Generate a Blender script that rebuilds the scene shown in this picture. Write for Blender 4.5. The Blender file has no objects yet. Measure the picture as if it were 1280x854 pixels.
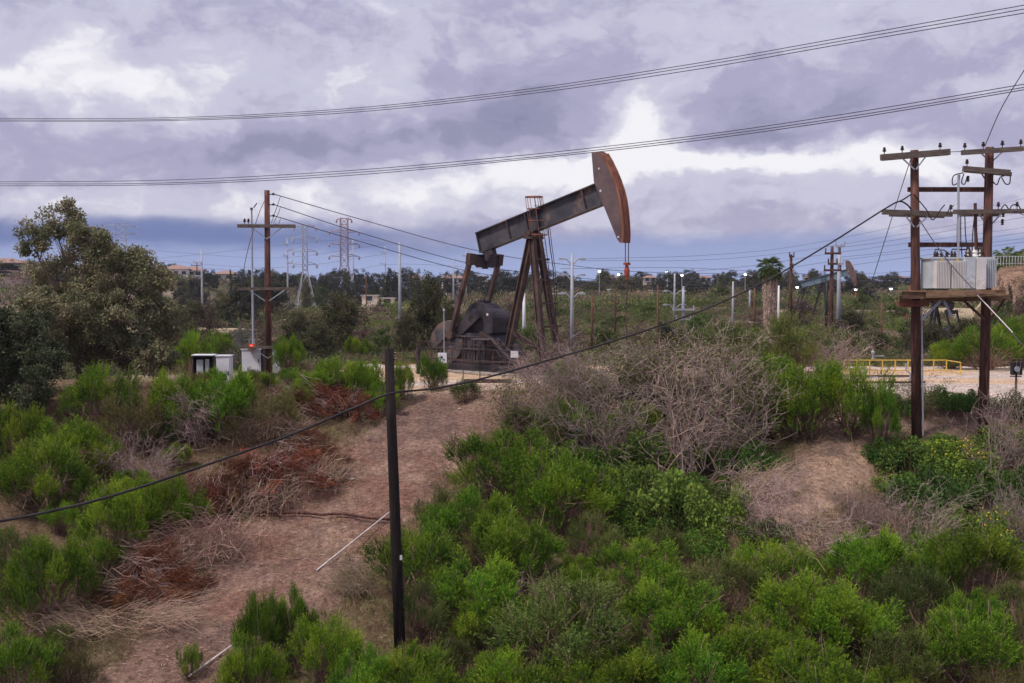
import bpy, math, random
import numpy as np
from mathutils import Vector, Matrix, noise as mnoise

C = bpy.context.scene.collection
SC = bpy.context.scene
rad = math.radians
random.seed(7)

# ------------------------------------------------------------------ camera
CAMZ = 10.0
FPX = 1372.0
TH = math.atan2(69.0, FPX)
cam_d = bpy.data.cameras.new('camera')
cam_d.sensor_width = 36.0
cam_d.lens = 36.0 * FPX / 1280.0
cam_d.clip_start = 0.1
cam_d.clip_end = 12000
cam = bpy.data.objects.new('camera', cam_d)
cam.location = (0, 0, CAMZ)
cam.rotation_euler = (math.pi / 2 - TH, 0, 0)
C.objects.link(cam)
SC.camera = cam

SC.view_settings.view_transform = 'Standard'
SC.view_settings.look = 'None'
SC.view_settings.gamma = 1
SC.view_settings.exposure = 0.42
SC.view_settings.use_curve_mapping = False
SC.cycles.max_bounces = 6
SC.cycles.diffuse_bounces = 3
SC.cycles.glossy_bounces = 2
SC.cycles.transmission_bounces = 2
SC.cycles.transparent_max_bounces = 4

def ray(px, py):
    ct, st = math.cos(TH), math.sin(TH)
    u = 427.0 - py
    return Vector((px - 640.0, ct * FPX + st * u, -st * FPX + ct * u))

def P(px, py, Y):
    d = ray(px, py)
    return Vector((d.x * Y / d.y, Y, CAMZ + d.z * Y / d.y))

def lin(c):
    c /= 255.0
    return c / 12.92 if c <= 0.04045 else ((c + 0.055) / 1.055) ** 2.4
def S(r, g, b):
    return (lin(r), lin(g), lin(b), 1.0)

# ------------------------------------------------------------------ world
SUN_EL, SUN_AZ = rad(58), rad(238)     # azimuth clockwise from +Y
w = bpy.data.worlds.new('World'); SC.world = w; w.use_nodes = True
nt = w.node_tree; nt.nodes.clear()
L = nt.links
def N(t, **k):
    n = nt.nodes.new(t)
    for a, b in k.items(): setattr(n, a, b)
    return n
def M(op, a, b=None, c=None, clamp=False):
    n = N('ShaderNodeMath', operation=op, use_clamp=clamp)
    for i, v in enumerate((a, b, c)):
        if v is None: continue
        if isinstance(v, (int, float)): n.inputs[i].default_value = v
        else: L.new(v, n.inputs[i])
    return n.outputs[0]
tc = N('ShaderNodeTexCoord')
sx = N('ShaderNodeSeparateXYZ'); L.new(tc.outputs['Generated'], sx.inputs[0])
az = M('MULTIPLY', M('ARCTAN2', sx.outputs[0], sx.outputs[1]), 57.2958)
el = M('MULTIPLY', M('ARCSINE', sx.outputs[2]), 57.2958)
cmb = N('ShaderNodeCombineXYZ'); L.new(az, cmb.inputs[0]); L.new(el, cmb.inputs[1])
# domain warp in degrees
def noise_at(vec, scale, detail, rough, dim='2D', dist=0.0, off=(0, 0, 0), sc=(1, 1, 1)):
    mp = N('ShaderNodeMapping'); mp.inputs['Location'].default_value = off; mp.inputs['Scale'].default_value = sc
    L.new(vec, mp.inputs[0])
    n = N('ShaderNodeTexNoise', noise_dimensions=dim)
    n.inputs['Scale'].default_value = scale; n.inputs['Detail'].default_value = detail
    n.inputs['Roughness'].default_value = rough; n.inputs['Distortion'].default_value = dist
    L.new(mp.outputs[0], n.inputs['Vector'])
    return n
wn = noise_at(cmb.outputs[0], 0.17, 8, 0.58, sc=(0.95, 1.35, 1))
ws = N('ShaderNodeVectorMath', operation='SUBTRACT'); L.new(wn.outputs['Color'], ws.inputs[0]); ws.inputs[1].default_value = (.5, .5, .5)
wm = N('ShaderNodeVectorMath', operation='MULTIPLY'); L.new(ws.outputs[0], wm.inputs[0]); wm.inputs[1].default_value = (7.0, 4.0, 0)
wa = N('ShaderNodeVectorMath', operation='ADD'); L.new(cmb.outputs[0], wa.inputs[0]); L.new(wm.outputs[0], wa.inputs[1])
WV = wa.outputs[0]
def pdeg(px, py):
    d = ray(px, py).normalized()
    return math.degrees(math.atan2(d.x, d.y)), math.degrees(math.asin(d.z))
# masses of cloud: (px, py, rx, ry, brightness)
blobs = [
 (60, 95, 105, 40, .34), (175, 105, 70, 34, .26), (20, 85, 60, 40, .12), (330, 90, 110, 30, .14), (440, 95, 70, 30, .12),
 (250, 20, 260, 30, -.03), (120, 195, 190, 32, -.22), (330, 195, 120, 26, -.18), (470, 175, 140, 32, -.24),
 (560, 165, 120, 30, -.22), (620, 120, 90, 40, -.12), (700, 110, 110, 46, -.12), (655, 150, 70, 30, -.2),
 (800, 160, 70, 42, .75), (760, 190, 70, 22, .35), (860, 205, 150, 20, .45), (1010, 205, 140, 18, .38), (660, 215, 150, 20, .40), (560, 235, 160, 22, .28),
 (930, 135, 120, 36, -.24), (960, 175, 100, 18, -.26), (1060, 120, 130, 46, -.16), (1190, 150, 120, 30, -.12),
 (300, 262, 240, 18, .22), (90, 250, 130, 18, .12), (560, 262, 120, 18, .20),
 (950, 250, 220, 26, -.04), (860, 285, 210, 14, -.22), (640, 285, 90, 12, -.10), (1120, 200, 70, 26, .26), (1190, 240, 150, 40, .08),
 (1230, 92, 60, 12, .3), (490, 20, 30, 14, .18), (1130, 20, 160, 30, .10), (900, 40, 200, 30, .03), (180, 150, 130, 26, .05),
]
acc = None
for (px, py, rx, ry, a) in blobs:
    u, v = pdeg(px, py)
    s = N('ShaderNodeVectorMath', operation='SUBTRACT'); L.new(WV, s.inputs[0]); s.inputs[1].default_value = (u, v, 0)
    m = N('ShaderNodeVectorMath', operation='MULTIPLY'); L.new(s.outputs[0], m.inputs[0])
    m.inputs[1].default_value = (1.0 / (rx / FPX * 57.3), 1.0 / (ry / FPX * 57.3), 0)
    d = N('ShaderNodeVectorMath', operation='DOT_PRODUCT'); L.new(m.outputs[0], d.inputs[0]); L.new(m.outputs[0], d.inputs[1])
    e = M('POWER', 2.71828, M('MULTIPLY', d.outputs['Value'], -1.0))
    acc = M('MULTIPLY', e, a * .8) if acc is None else M('MULTIPLY_ADD', e, a * .8, acc)
n1 = noise_at(WV, 0.22, 9, 0.55, sc=(0.9, 1.4, 1), off=(3.1, 1.7, 0))
n2 = noise_at(cmb.outputs[0], 0.55, 8, 0.6, sc=(0.6, 1.2, 1), off=(8.1, 4.7, 0), dist=0.4)
t = M('ADD', M('MULTIPLY_ADD', M('SUBTRACT', n1.outputs['Fac'], 0.5), 0.46, 0.63), acc)
t = M('ADD', t, M('MULTIPLY', M('SUBTRACT', n2.outputs['Fac'], 0.5), 0.26))
n3 = noise_at(WV, 0.42, 6, 0.5, sc=(0.75, 1.35, 1), off=(5.5, 2.2, 0))
bil = M('ABSOLUTE', M('MULTIPLY', M('SUBTRACT', n3.outputs['Fac'], 0.5), 2.0))
t = M('ADD', t, M('MULTIPLY', M('SUBTRACT', bil, 0.20), 0.27))
ramp = N('ShaderNodeValToRGB'); L.new(t, ramp.inputs[0])
cr = ramp.color_ramp
cr.interpolation = 'EASE'
KX = 1 / 1.34
def SK(*a): c_ = S(*a); return (c_[0] * KX, c_[1] * KX, c_[2] * KX, 1)
pts = [(0.0, SK(116, 118, 152)), (.25, SK(150, 149, 179)), (.48, SK(175, 171, 201)), (.70, SK(204, 202, 223)), (1.0, SK(250, 248, 253))]
cr.elements[0].position, cr.elements[0].color = pts[0]
cr.elements[1].position, cr.elements[1].color = pts[-1]
for p_, c_ in pts[1:-1]:
    e_ = cr.elements.new(p_); e_.color = c_
# clear slate blue air under the cloud base
hn = noise_at(cmb.outputs[0], 0.2, 7, 0.6, sc=(0.5, 1.6, 1), off=(1.3, 9.2, 0))
elw = M('MULTIPLY_ADD', M('SUBTRACT', hn.outputs['Fac'], 0.5), 2.6, el)
gap = N('ShaderNodeMapRange', interpolation_type='SMOOTHSTEP'); L.new(elw, gap.inputs[0])
gap.inputs[1].default_value = 1.9; gap.inputs[2].default_value = 2.9; gap.inputs[3].default_value = 1; gap.inputs[4].default_value = 0
# dark rain band on the left side
ub = N('ShaderNodeMapRange', interpolation_type='SMOOTHSTEP'); L.new(az, ub.inputs[0])
ub.inputs[1].default_value = -9; ub.inputs[2].default_value = 3; ub.inputs[3].default_value = 1; ub.inputs[4].default_value = 0
vb = M('POWER', 2.71828, M('MULTIPLY', M('POWER', M('DIVIDE', M('SUBTRACT', M('MULTIPLY_ADD', M('SUBTRACT', hn.outputs['Fac'], 0.5), 1.6, el), 2.55), 0.75), 4.0), -1.0))
band = M('MULTIPLY', M('MULTIPLY', ub.outputs[0], vb), 0.85)
hz = N('ShaderNodeValToRGB'); L.new(M('DIVIDE', M('ADD', el, 0.3), 4.0), hz.inputs[0])
hz.color_ramp.elements[0].position = 0.1; hz.color_ramp.elements[0].color = SK(160, 178, 226)
hz.color_ramp.elements[1].position = 0.9; hz.color_ramp.elements[1].color = SK(146, 154, 196)
mx1 = N('ShaderNodeMix', data_type='RGBA'); L.new(gap.outputs[0], mx1.inputs[0]); L.new(ramp.outputs[0], mx1.inputs[6]); L.new(hz.outputs[0], mx1.inputs[7])
mx2 = N('ShaderNodeMix', data_type='RGBA'); L.new(band, mx2.inputs[0]); L.new(mx1.outputs[2], mx2.inputs[6]); mx2.inputs[7].default_value = SK(98, 116, 172)
# clouds are thinner and brighter overhead
up = N('ShaderNodeMapRange', interpolation_type='SMOOTHSTEP'); L.new(el, up.inputs[0])
up.inputs[1].default_value = 20; up.inputs[2].default_value = 60; up.inputs[3].default_value = 1.0; up.inputs[4].default_value = 1.25
cloudbg = N('ShaderNodeBackground'); L.new(mx2.outputs[2], cloudbg.inputs[0]); L.new(up.outputs[0], cloudbg.inputs[1])
sky = N('ShaderNodeTexSky', sky_type='NISHITA', sun_disc=False, sun_elevation=SUN_EL, sun_rotation=SUN_AZ)
skybg = N('ShaderNodeBackground'); L.new(sky.outputs[0], skybg.inputs[0]); skybg.inputs[1].default_value = 0.06
ms = N('ShaderNodeMixShader'); ms.inputs[0].default_value = 0.94
L.new(skybg.outputs[0], ms.inputs[1]); L.new(cloudbg.outputs[0], ms.inputs[2])
wo = N('ShaderNodeOutputWorld'); L.new(ms.outputs[0], wo.inputs[0])

sd = bpy.data.lights.new('sun', 'SUN'); sd.energy = 2.3; sd.angle = rad(11); sd.color = (1.0, .95, .88)
so = bpy.data.objects.new('sun', sd); C.objects.link(so)
sdir = Vector((math.sin(SUN_AZ) * math.cos(SUN_EL), math.cos(SUN_AZ) * math.cos(SUN_EL), math.sin(SUN_EL)))
so.rotation_euler = sdir.to_track_quat('Z', 'Y').to_euler()

# ------------------------------------------------------------------ materials
MATS = {}
def new_mat(name):
    m = bpy.data.materials.new(name); m.use_nodes = True
    n = m.node_tree; b = n.nodes['Principled BSDF']
    MATS[name] = m
    return m, n, b
def noisy(name, c1, c2, scale=3.0, rough=0.85, metal=0.0, stretch=(1, 1, 1), c3=None, spots=0.0, bump=0.2, coord='Object', detail=6, lo=.35, hi=.65):
    m, n, b = new_mat(name)
    tcn = n.nodes.new('ShaderNodeTexCoord'); mp = n.nodes.new('ShaderNodeMapping'); mp.inputs['Scale'].default_value = stretch
    n.links.new(tcn.outputs[coord], mp.inputs[0])
    nz = n.nodes.new('ShaderNodeTexNoise'); nz.inputs['Scale'].default_value = scale; nz.inputs['Detail'].default_value = detail; nz.inputs['Roughness'].default_value = .65
    n.links.new(mp.outputs[0], nz.inputs['Vector'])
    r = n.nodes.new('ShaderNodeValToRGB'); n.links.new(nz.outputs['Fac'], r.inputs[0])
    r.color_ramp.elements[0].position = lo; r.color_ramp.elements[0].color = c1
    r.color_ramp.elements[1].position = hi; r.color_ramp.elements[1].color = c2
    out = r.outputs[0]
    if c3 is not None:
        nz2 = n.nodes.new('ShaderNodeTexNoise'); nz2.inputs['Scale'].default_value = scale * .45; nz2.inputs['Detail'].default_value = 8; nz2.inputs['Roughness'].default_value = .7
        n.links.new(mp.outputs[0], nz2.inputs['Vector'])
        mr = n.nodes.new('ShaderNodeMapRange'); n.links.new(nz2.outputs['Fac'], mr.inputs[0])
        mr.inputs[1].default_value = .62 - spots * .3; mr.inputs[2].default_value = .70 - spots * .3
        mx = n.nodes.new('ShaderNodeMix'); mx.data_type = 'RGBA'
        n.links.new(mr.outputs[0], mx.inputs[0]); n.links.new(out, mx.inputs[6]); mx.inputs[7].default_value = c3
        out = mx.outputs[2]
    n.links.new(out, b.inputs['Base Color'])
    b.inputs['Roughness'].default_value = rough; b.inputs['Metallic'].default_value = metal
    b.inputs['Specular IOR Level'].default_value = .3
    if bump:
        bp = n.nodes.new('ShaderNodeBump'); bp.inputs['Strength'].default_value = bump; bp.inputs['Distance'].default_value = .03
        n.links.new(nz.outputs['Fac'], bp.inputs['Height']); n.links.new(bp.outputs[0], b.inputs['Normal'])
    return m

pole_wood = noisy('pole_wood', S(58, 38, 34), S(106, 70, 60), 4, .9, stretch=(3, 3, .35), c3=S(134, 92, 80), spots=.2, bump=.5)
dark_wood = noisy('creosote_wood', S(16, 12, 12), S(44, 32, 30), 5, .9, stretch=(3, 3, .4), c3=S(62, 46, 42), spots=.1, bump=.5)
arm_wood = noisy('weathered_timber', S(82, 70, 64), S(120, 106, 96), 5, .9, stretch=(.6, 3, 3), c3=S(96, 104, 78), spots=.15, bump=.4)
plat_wood = noisy('platform_timber', S(112, 86, 66), S(160, 128, 100), 4, .9, stretch=(.5, 3, 3), c3=S(90, 60, 45), spots=.25, bump=.4)
rig_dark = noisy('grimy_steel', S(40, 38, 44), S(78, 70, 76), 1.3, .65, .2, c3=S(104, 80, 70), spots=.08)
rig_beam = noisy('beam_steel', S(56, 56, 64), S(96, 90, 92), .9, .65, .2, c3=S(124, 100, 88), spots=.3)
rig_rust = noisy('rusty_steel', S(64, 50, 48), S(96, 76, 70), 1.3, .8, .1, c3=S(112, 82, 70), spots=.15)
rig_orange = noisy('orange_rust', S(108, 68, 56), S(156, 100, 78), 1.5, .8, .1, stretch=(3, 3, .5), c3=S(92, 56, 46), spots=.1)
rig_head = noisy('head_plate_steel', S(88, 72, 74), S(116, 96, 94), 1.0, .75, .1, c3=S(120, 88, 76), spots=.1)
red_paint = noisy('red_clamp_paint', S(136, 62, 46), S(172, 88, 64), 6, .6)
blue_beam = noisy('blue_grey_paint', S(96, 112, 124), S(124, 140, 150), .8, .6, .1, c3=S(96, 84, 78), spots=.1)
galv = noisy('galvanized_steel', S(150, 152, 160), S(185, 186, 192), 1.2, .5, .4, bump=0)
galv_pole = noisy('pale_pole_steel', S(150, 150, 160), S(178, 178, 186), .6, .6, .1, bump=0)
white_paint = noisy('white_paint', S(205, 205, 212), S(232, 230, 234), 1.2, .6, 0, c3=S(180, 172, 170), spots=.08, bump=0)
xf_grey = noisy('transformer_paint', S(176, 182, 186), S(206, 210, 212), 1.0, .5, 0, c3=S(150, 142, 134), spots=.1, bump=0)
xf_fin = noisy('radiator_paint', S(204, 198, 192), S(228, 222, 216), .9, .5, 0, c3=S(178, 160, 144), spots=.1, bump=0)
yellow_p = noisy('yellow_paint', S(196, 158, 66), S(224, 190, 96), 5, .6, c3=S(150, 100, 60), spots=.12, bump=0)
wire_m = noisy('aluminium_wire', S(70, 62, 72), S(96, 86, 96), .5, .6, .3, bump=0)
cable_m = noisy('black_cable_jacket', S(34, 30, 32), S(62, 56, 56), 1.2, .7, c3=S(120, 110, 104), spots=.12, bump=.2)
porcelain = noisy('brown_porcelain', S(50, 36, 36), S(80, 56, 50), 6, .3, bump=0)
brown_post = noisy('rust_brown_post', S(84, 56, 48), S(120, 82, 68), 2, .9, stretch=(2, 2, .4), bump=.2)
far_steel = noisy('faded_lattice_steel', S(150, 128, 140), S(186, 160, 166), .1, .7, .1, c3=S(190, 110, 108), spots=.2, bump=0)
far_steel2 = noisy('silver_lattice_steel', S(160, 160, 176), S(192, 190, 200), .1, .7, .1, bump=0)
concrete = noisy('concrete', S(150, 140, 132), S(182, 172, 164), 2.5, .95, c3=S(120, 108, 100), spots=.2)
stucco = noisy('cream_stucco', S(196, 180, 164), S(222, 206, 192), .8, .95, bump=0)
stucco_w = noisy('pale_stucco', S(214, 206, 206), S(232, 226, 226), .8, .95, bump=0)
rooft = noisy('clay_tile_roof', S(136, 108, 100), S(164, 132, 120), 2.5, .9, stretch=(3, .5, 1))
glass_d = noisy('dark_window_glass', S(40, 46, 56), S(66, 72, 82), 1, .25, bump=0)
bark = noisy('tree_bark', S(96, 78, 68), S(146, 122, 108), 3, .95, stretch=(2, 2, .4), bump=.5)
palm_skirt = noisy('dead_frond_thatch', S(130, 106, 96), S(184, 158, 146), 5, .95, stretch=(3, 3, .5), c3=S(76, 60, 56), spots=.25, bump=.8)
white_pipe = noisy('white_pvc', S(186, 172, 166), S(216, 206, 200), 2, .6, bump=0)
black_p = noisy('black_paint', S(24, 24, 26), S(40, 38, 40), 2, .5, bump=0)
paper = noisy('white_notice', S(190, 186, 186), S(215, 212, 212), 6, .7, bump=0)

def emis(name, col, s):
    m, n, b = new_mat(name)
    b.inputs['Base Color'].default_value = col
    b.inputs['Emission Color'].default_value = col; b.inputs['Emission Strength'].default_value = s
    return m
lamp_white = emis('lit_lamp_lens', (1, .95, .85, 1), 6)
lamp_red = emis('lit_red_lens', (1, .05, .04, 1), 3)

def foliage_mat(name, rough=.7, trans=.24):
    m, n, b = new_mat(name)
    at = n.nodes.new('ShaderNodeAttribute'); at.attribute_name = 'col'
    oi = n.nodes.new('ShaderNodeObjectInfo')
    hs = n.nodes.new('ShaderNodeHueSaturation'); n.links.new(at.outputs['Color'], hs.inputs['Color'])
    mr = n.nodes.new('ShaderNodeMapRange'); n.links.new(oi.outputs['Random'], mr.inputs[0]); mr.inputs[3].default_value = .66; mr.inputs[4].default_value = 1.25
    n.links.new(mr.outputs[0], hs.inputs['Value'])
    mh = n.nodes.new('ShaderNodeMath'); mh.operation = 'FRACT'
    ml = n.nodes.new('ShaderNodeMath'); ml.operation = 'MULTIPLY'; ml.inputs[1].default_value = 17.3
    n.links.new(oi.outputs['Random'], ml.inputs[0]); n.links.new(ml.outputs[0], mh.inputs[0])
    m2 = n.nodes.new('ShaderNodeMapRange'); n.links.new(mh.outputs[0], m2.inputs[0]); m2.inputs[3].default_value = .482; m2.inputs[4].default_value = .512
    n.links.new(m2.outputs[0], hs.inputs['Hue'])
    n.links.new(hs.outputs[0], b.inputs['Base Color'])
    b.inputs['Roughness'].default_value = rough; b.inputs['Specular IOR Level'].default_value = .15
    if trans:
        tr = n.nodes.new('ShaderNodeBsdfTranslucent'); n.links.new(hs.outputs[0], tr.inputs['Color'])
        mx = n.nodes.new('ShaderNodeMixShader'); mx.inputs[0].default_value = trans
        o = n.nodes['Material Output']
        n.links.new(b.outputs[0], mx.inputs[1]); n.links.new(tr.outputs[0], mx.inputs[2]); n.links.new(mx.outputs[0], o.inputs[0])
    return m
leaf_m = foliage_mat('leaves')
twig_m = foliage_mat('dry_twigs', .9, 0)

# ------------------------------------------------------------------ mesh helpers
def T(o, label=None, cat=None, group=None, kind=None):
    if label: o['label'] = label
    if cat: o['category'] = cat
    if group: o['group'] = group
    if kind: o['kind'] = kind
    return o
def E(name, loc, label, cat, group=None, rz=0.0, sc=1.0):
    o = bpy.data.objects.new(name, None); C.objects.link(o); o.location = loc; o.rotation_euler = (0, 0, rz)
    o.scale = (sc, sc, sc) if isinstance(sc, (int, float)) else sc
    o.empty_display_size = .2
    return T(o, label, cat, group)

class MB:
    def __init__(s): s.v = []; s.f = []
    def add(s, vs, fs):
        b = len(s.v); s.v += [tuple(v) for v in vs]; s.f += [tuple(b + i for i in f) for f in fs]; return s
    def box(s, c, size, R=None, taper=1.0):
        hx, hy, hz = size[0] / 2, size[1] / 2, size[2] / 2
        vs = []
        for z in (-hz, hz):
            k = 1.0 if z < 0 else taper
            for (x, y) in ((-hx, -hy), (hx, -hy), (hx, hy), (-hx, hy)):
                p = Vector((x * k, y * k, z))
                if R is not None: p = R @ p
                vs.append(Vector(c) + p)
        return s.add(vs, [(3, 2, 1, 0), (4, 5, 6, 7), (0, 1, 5, 4), (1, 2, 6, 5), (2, 3, 7, 6), (3, 0, 4, 7)])
    def bar(s, a, b, w_, h_, up=Vector((0, 0, 1))):
        a = Vector(a); b = Vector(b); d = b - a; ln = d.length; d.normalize()
        sd_ = d.cross(up)
        if sd_.length < 1e-4: sd_ = d.cross(Vector((0, 1, 0)))
        sd_.normalize(); u = sd_.cross(d)
        R = Matrix((sd_, d, u)).transposed()
        return s.box((a + b) / 2, (w_, ln, h_), R)
    def cyl(s, a, b, r0, r1=None, n=10, caps=True):
        r1 = r0 if r1 is None else r1
        return s.tube([a, b], [r0, r1], n, caps)
    def tube(s, pts_, rs, n=6, caps=True):
        pts_ = [Vector(p) for p in pts_]
        if isinstance(rs, (int, float)): rs = [rs] * len(pts_)
        base = len(s.v); k = len(pts_)
        ref = None
        for i, p in enumerate(pts_):
            d = (pts_[min(i + 1, k - 1)] - pts_[max(i - 1, 0)])
            if d.length < 1e-9: d = Vector((0, 0, 1))
            d.normalize()
            if ref is None:
                ref = d.cross(Vector((0, 0, 1)))
                if ref.length < .05: ref = d.cross(Vector((0, 1, 0)))
            ref = (ref - d * ref.dot(d)); ref.normalize()
            bn = d.cross(ref)
            for j in range(n):
                a_ = 2 * math.pi * j / n
                q = p + (ref * math.cos(a_) + bn * math.sin(a_)) * rs[i]
                s.v.append(tuple(q))
        for i in range(k - 1):
            for j in range(n):
                j2 = (j + 1) % n
                s.f.append((base + i * n + j, base + i * n + j2, base + (i + 1) * n + j2, base + (i + 1) * n + j))
        if caps:
            s.f.append(tuple(base + j for j in reversed(range(n))))
            s.f.append(tuple(base + (k - 1) * n + j for j in range(n)))
        return s
    def prism(s, poly, y0, y1):
        """poly of (x,z) points extruded along y"""
        n = len(poly)
        vs = [(x, y0, z) for x, z in poly] + [(x, y1, z) for x, z in poly]
        fs = [tuple(range(n)), tuple(reversed(range(n, 2 * n)))]
        fs += [(i, i + n, (i + 1) % n + n, (i + 1) % n) for i in range(n)]
        return s.add(vs, fs)
    def lathe(s, c, prof, n=12, axis='z'):
        base = len(s.v)
        for (r, z) in prof:
            for j in range(n):
                a_ = 2 * math.pi * j / n
                p = (r * math.cos(a_), r * math.sin(a_), z)
                if axis == 'y': p = (p[0], z, p[1])
                if axis == 'x': p = (z, p[0], p[1])
                s.v.append((c[0] + p[0], c[1] + p[1], c[2] + p[2]))
        k = len(prof)
        for i in range(k - 1):
            for j in range(n):
                j2 = (j + 1) % n
                s.f.append((base + i * n + j, base + i * n + j2, base + (i + 1) * n + j2, base + (i + 1) * n + j))
        s.f.append(tuple(base + j for j in reversed(range(n)))); s.f.append(tuple(base + (k - 1) * n + j for j in range(n)))
        return s
    def build(s, name, mat, parent=None, smooth=False, loc=None):
        me = bpy.data.meshes.new(name); me.from_pydata(s.v, [], s.f)
        me.materials.append(mat)
        if smooth: me.shade_smooth()
        else:
            pass
        me.update()
        o = bpy.data.objects.new(name, me); C.objects.link(o)
        if parent is not None: o.parent = parent
        if loc is not None: o.location = loc
        return o

def quads_mesh(name, V, cols, mat, k=4, faces=None):
    """V (N,k,3) loose k-gons, cols (N,3)"""
    n = V.shape[0]
    me = bpy.data.meshes.new(name)
    me.vertices.add(n * k); me.vertices.foreach_set('co', V.reshape(-1).astype(np.float32))
    me.loops.add(n * k); me.loops.foreach_set('vertex_index', np.arange(n * k, dtype=np.int32))
    me.polygons.add(n); me.polygons.foreach_set('loop_start', np.arange(0, n * k, k, dtype=np.int32))
    me.polygons.foreach_set('loop_total', np.full(n, k, dtype=np.int32))
    at = me.attributes.new('col', 'FLOAT_COLOR', 'POINT')
    cc = np.ones((n, k, 4), np.float32); cc[:, :, :3] = cols[:, None, :]
    at.data.foreach_set('color', cc.reshape(-1))
    me.materials.append(mat); me.update(calc_edges=True)
    return me
def link(name, me, parent=None):
    o = bpy.data.objects.new(name, me); C.objects.link(o)
    if parent is not None: o.parent = parent
    return o
def nrm(a):
    return a / (np.linalg.norm(a, axis=-1, keepdims=True) + 1e-9)
def leafs(rng, Cn, D, Ln, Wd, droop=0.0):
    """rhombus leaves"""
    D = nrm(D); n = len(Cn)
    sd_ = nrm(np.cross(D, rng.normal(size=(n, 3))))
    Ln = np.broadcast_to(Ln, (n,))[:, None]; Wd = np.broadcast_to(Wd, (n,))[:, None]
    tip = Cn + D * Ln; tip[:, 2] -= droop * Ln[:, 0]
    mid = Cn + D * Ln * .5
    return np.stack([Cn, mid + sd_ * Wd * .5, tip, mid - sd_ * Wd * .5], 1)
def segs3(A, B, ra, rb):
    """three sided tubes as (N*3,4,3) quads"""
    D = nrm(B - A); n = len(A)
    up_ = np.where(np.abs(D[:, 2:3]) > .9, np.array([[1., 0, 0]]), np.array([[0, 0, 1.]]))
    s_ = nrm(np.cross(D, up_)); t_ = np.cross(D, s_)
    ra = np.broadcast_to(ra, (n,))[:, None]; rb = np.broadcast_to(rb, (n,))[:, None]
    q = []
    for j in range(3):
        a0, a1 = 2 * math.pi * j / 3, 2 * math.pi * (j + 1) / 3
        o0 = s_ * math.cos(a0) + t_ * math.sin(a0); o1 = s_ * math.cos(a1) + t_ * math.sin(a1)
        q.append(np.stack([A + o0 * ra, A + o1 * ra, B + o1 * rb, B + o0 * rb], 1))
    return np.concatenate(q, 0)
def vary(rng, base, n, amt=.18, hue=.06):
    b = np.array(base[:3])[None, :] * (1 + rng.normal(size=(n, 1)) * amt) * (1 + rng.normal(size=(n, 3)) * hue)
    return np.clip(b, .003, 1)

# ------------------------------------------------------------------ terrain
def sst(x, a, b):
    t_ = np.clip((x - a) / (b - a), 0, 1); return t_ * t_ * (3 - 2 * t_)
_rg = np.random.default_rng(11)
_PERM = _rg.random((64, 64))
def vnoise(x, y):
    xi = np.floor(x).astype(int); yi = np.floor(y).astype(int)
    fx = x - xi; fy = y - yi; fx = fx * fx * (3 - 2 * fx); fy = fy * fy * (3 - 2 * fy)
    g = lambda a, b: _PERM[a & 63, b & 63]
    return (g(xi, yi) * (1 - fx) + g(xi + 1, yi) * fx) * (1 - fy) + (g(xi, yi + 1) * (1 - fx) + g(xi + 1, yi + 1) * fx) * fy - .5
def fbm(x, y, o=4):
    s_ = 0; a_ = 1.0
    for i in range(o):
        s_ = s_ + a_ * vnoise(x * 2 ** i + i * 7.3, y * 2 ** i + i * 3.1); a_ *= .5
    return s_
KY = [-80, 0, 12, 20, 26, 28, 32, 36, 42, 46, 48.5, 62, 75, 100, 140, 200, 260, 350, 500, 1500, 6000]
KZ = [-4, -3, -2.2, -1.2, .2, .8, 1.5, 2.3, 3.9, 5.2, 5.55, 5.55, 4.6, 4.3, 5.2, 6.3, 7.2, 7.6, 6.5, 3, -5]
def g2(x, y, cx, cy, rx, ry):
    return np.exp(-((x - cx) / rx) ** 2 - ((y - cy) / ry) ** 2)
def height(x, y):
    x = np.asarray(x, float); y = np.asarray(y, float)
    sh = 2.0 * sst(x, 12, 16) * sst(y, 35, 40)
    h = np.interp(y + sh, KY, KZ)
    near = 1 - sst(y, 62, 90)
    # left shoulder a little lower than the pad
    h = h - .9 * (1 - sst(x, -18, -8)) * sst(y, 46, 58) * near
    # bare spur at the right and brush mound
    tt = np.clip(((x - 12.5) * (-4.5) + (y - 41) * (-7.5)) / (4.5 ** 2 + 7.5 ** 2), 0, 1)
    dx = x - (12.5 - 4.5 * tt); dy = y - (41 - 7.5 * tt)
    h = h + .8 * np.exp(-(dx * dx + dy * dy) / 3.0)
    h = h + 1.1 * g2(x, y, 5.5, 44.5, 6.5, 3.2)
    # spoil strip and slightly sunk track
    flat = (1 - sst(np.abs(y - 55), 7, 10)) * sst(x, -9, -6)
    rough = 1 - .85 * flat
    h = h + rough * .35 * fbm(x * .35, y * .35, 4) * near + .11 * fbm(x * 1.9, y * 1.9, 4) * near * (1 - .6 * flat)
    far = sst(y, 66, 110)
    h = h + far * (2.7 * fbm(x * .022 + 5, y * .022, 4) + .7 * fbm(x * .09, y * .09, 3))
    h = h - 6.0 * g2(x, y, -62, 270, 50, 110)
    h = h + 7.0 * g2(x, y, -140, 310, 50, 70) + 4.5 * g2(x, y, -105, 365, 40, 40)
    # cliff terrace at the right
    cl = sst(y + 1.5 * fbm(x * .3, y * .1, 3), 114, 122) * (1 - sst(y, 170, 210)) * sst(x - .437 * y + 2.5 * fbm(y * .2, x * .1 + 3, 3), -1.8, 1.0)
    h = h * (1 - cl) + 12.3 * cl
    return h
def hz_(x, y): return float(height(x, y))
_YS = np.concatenate([np.arange(14, 90, .05), np.arange(90, 600, .5)])
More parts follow.
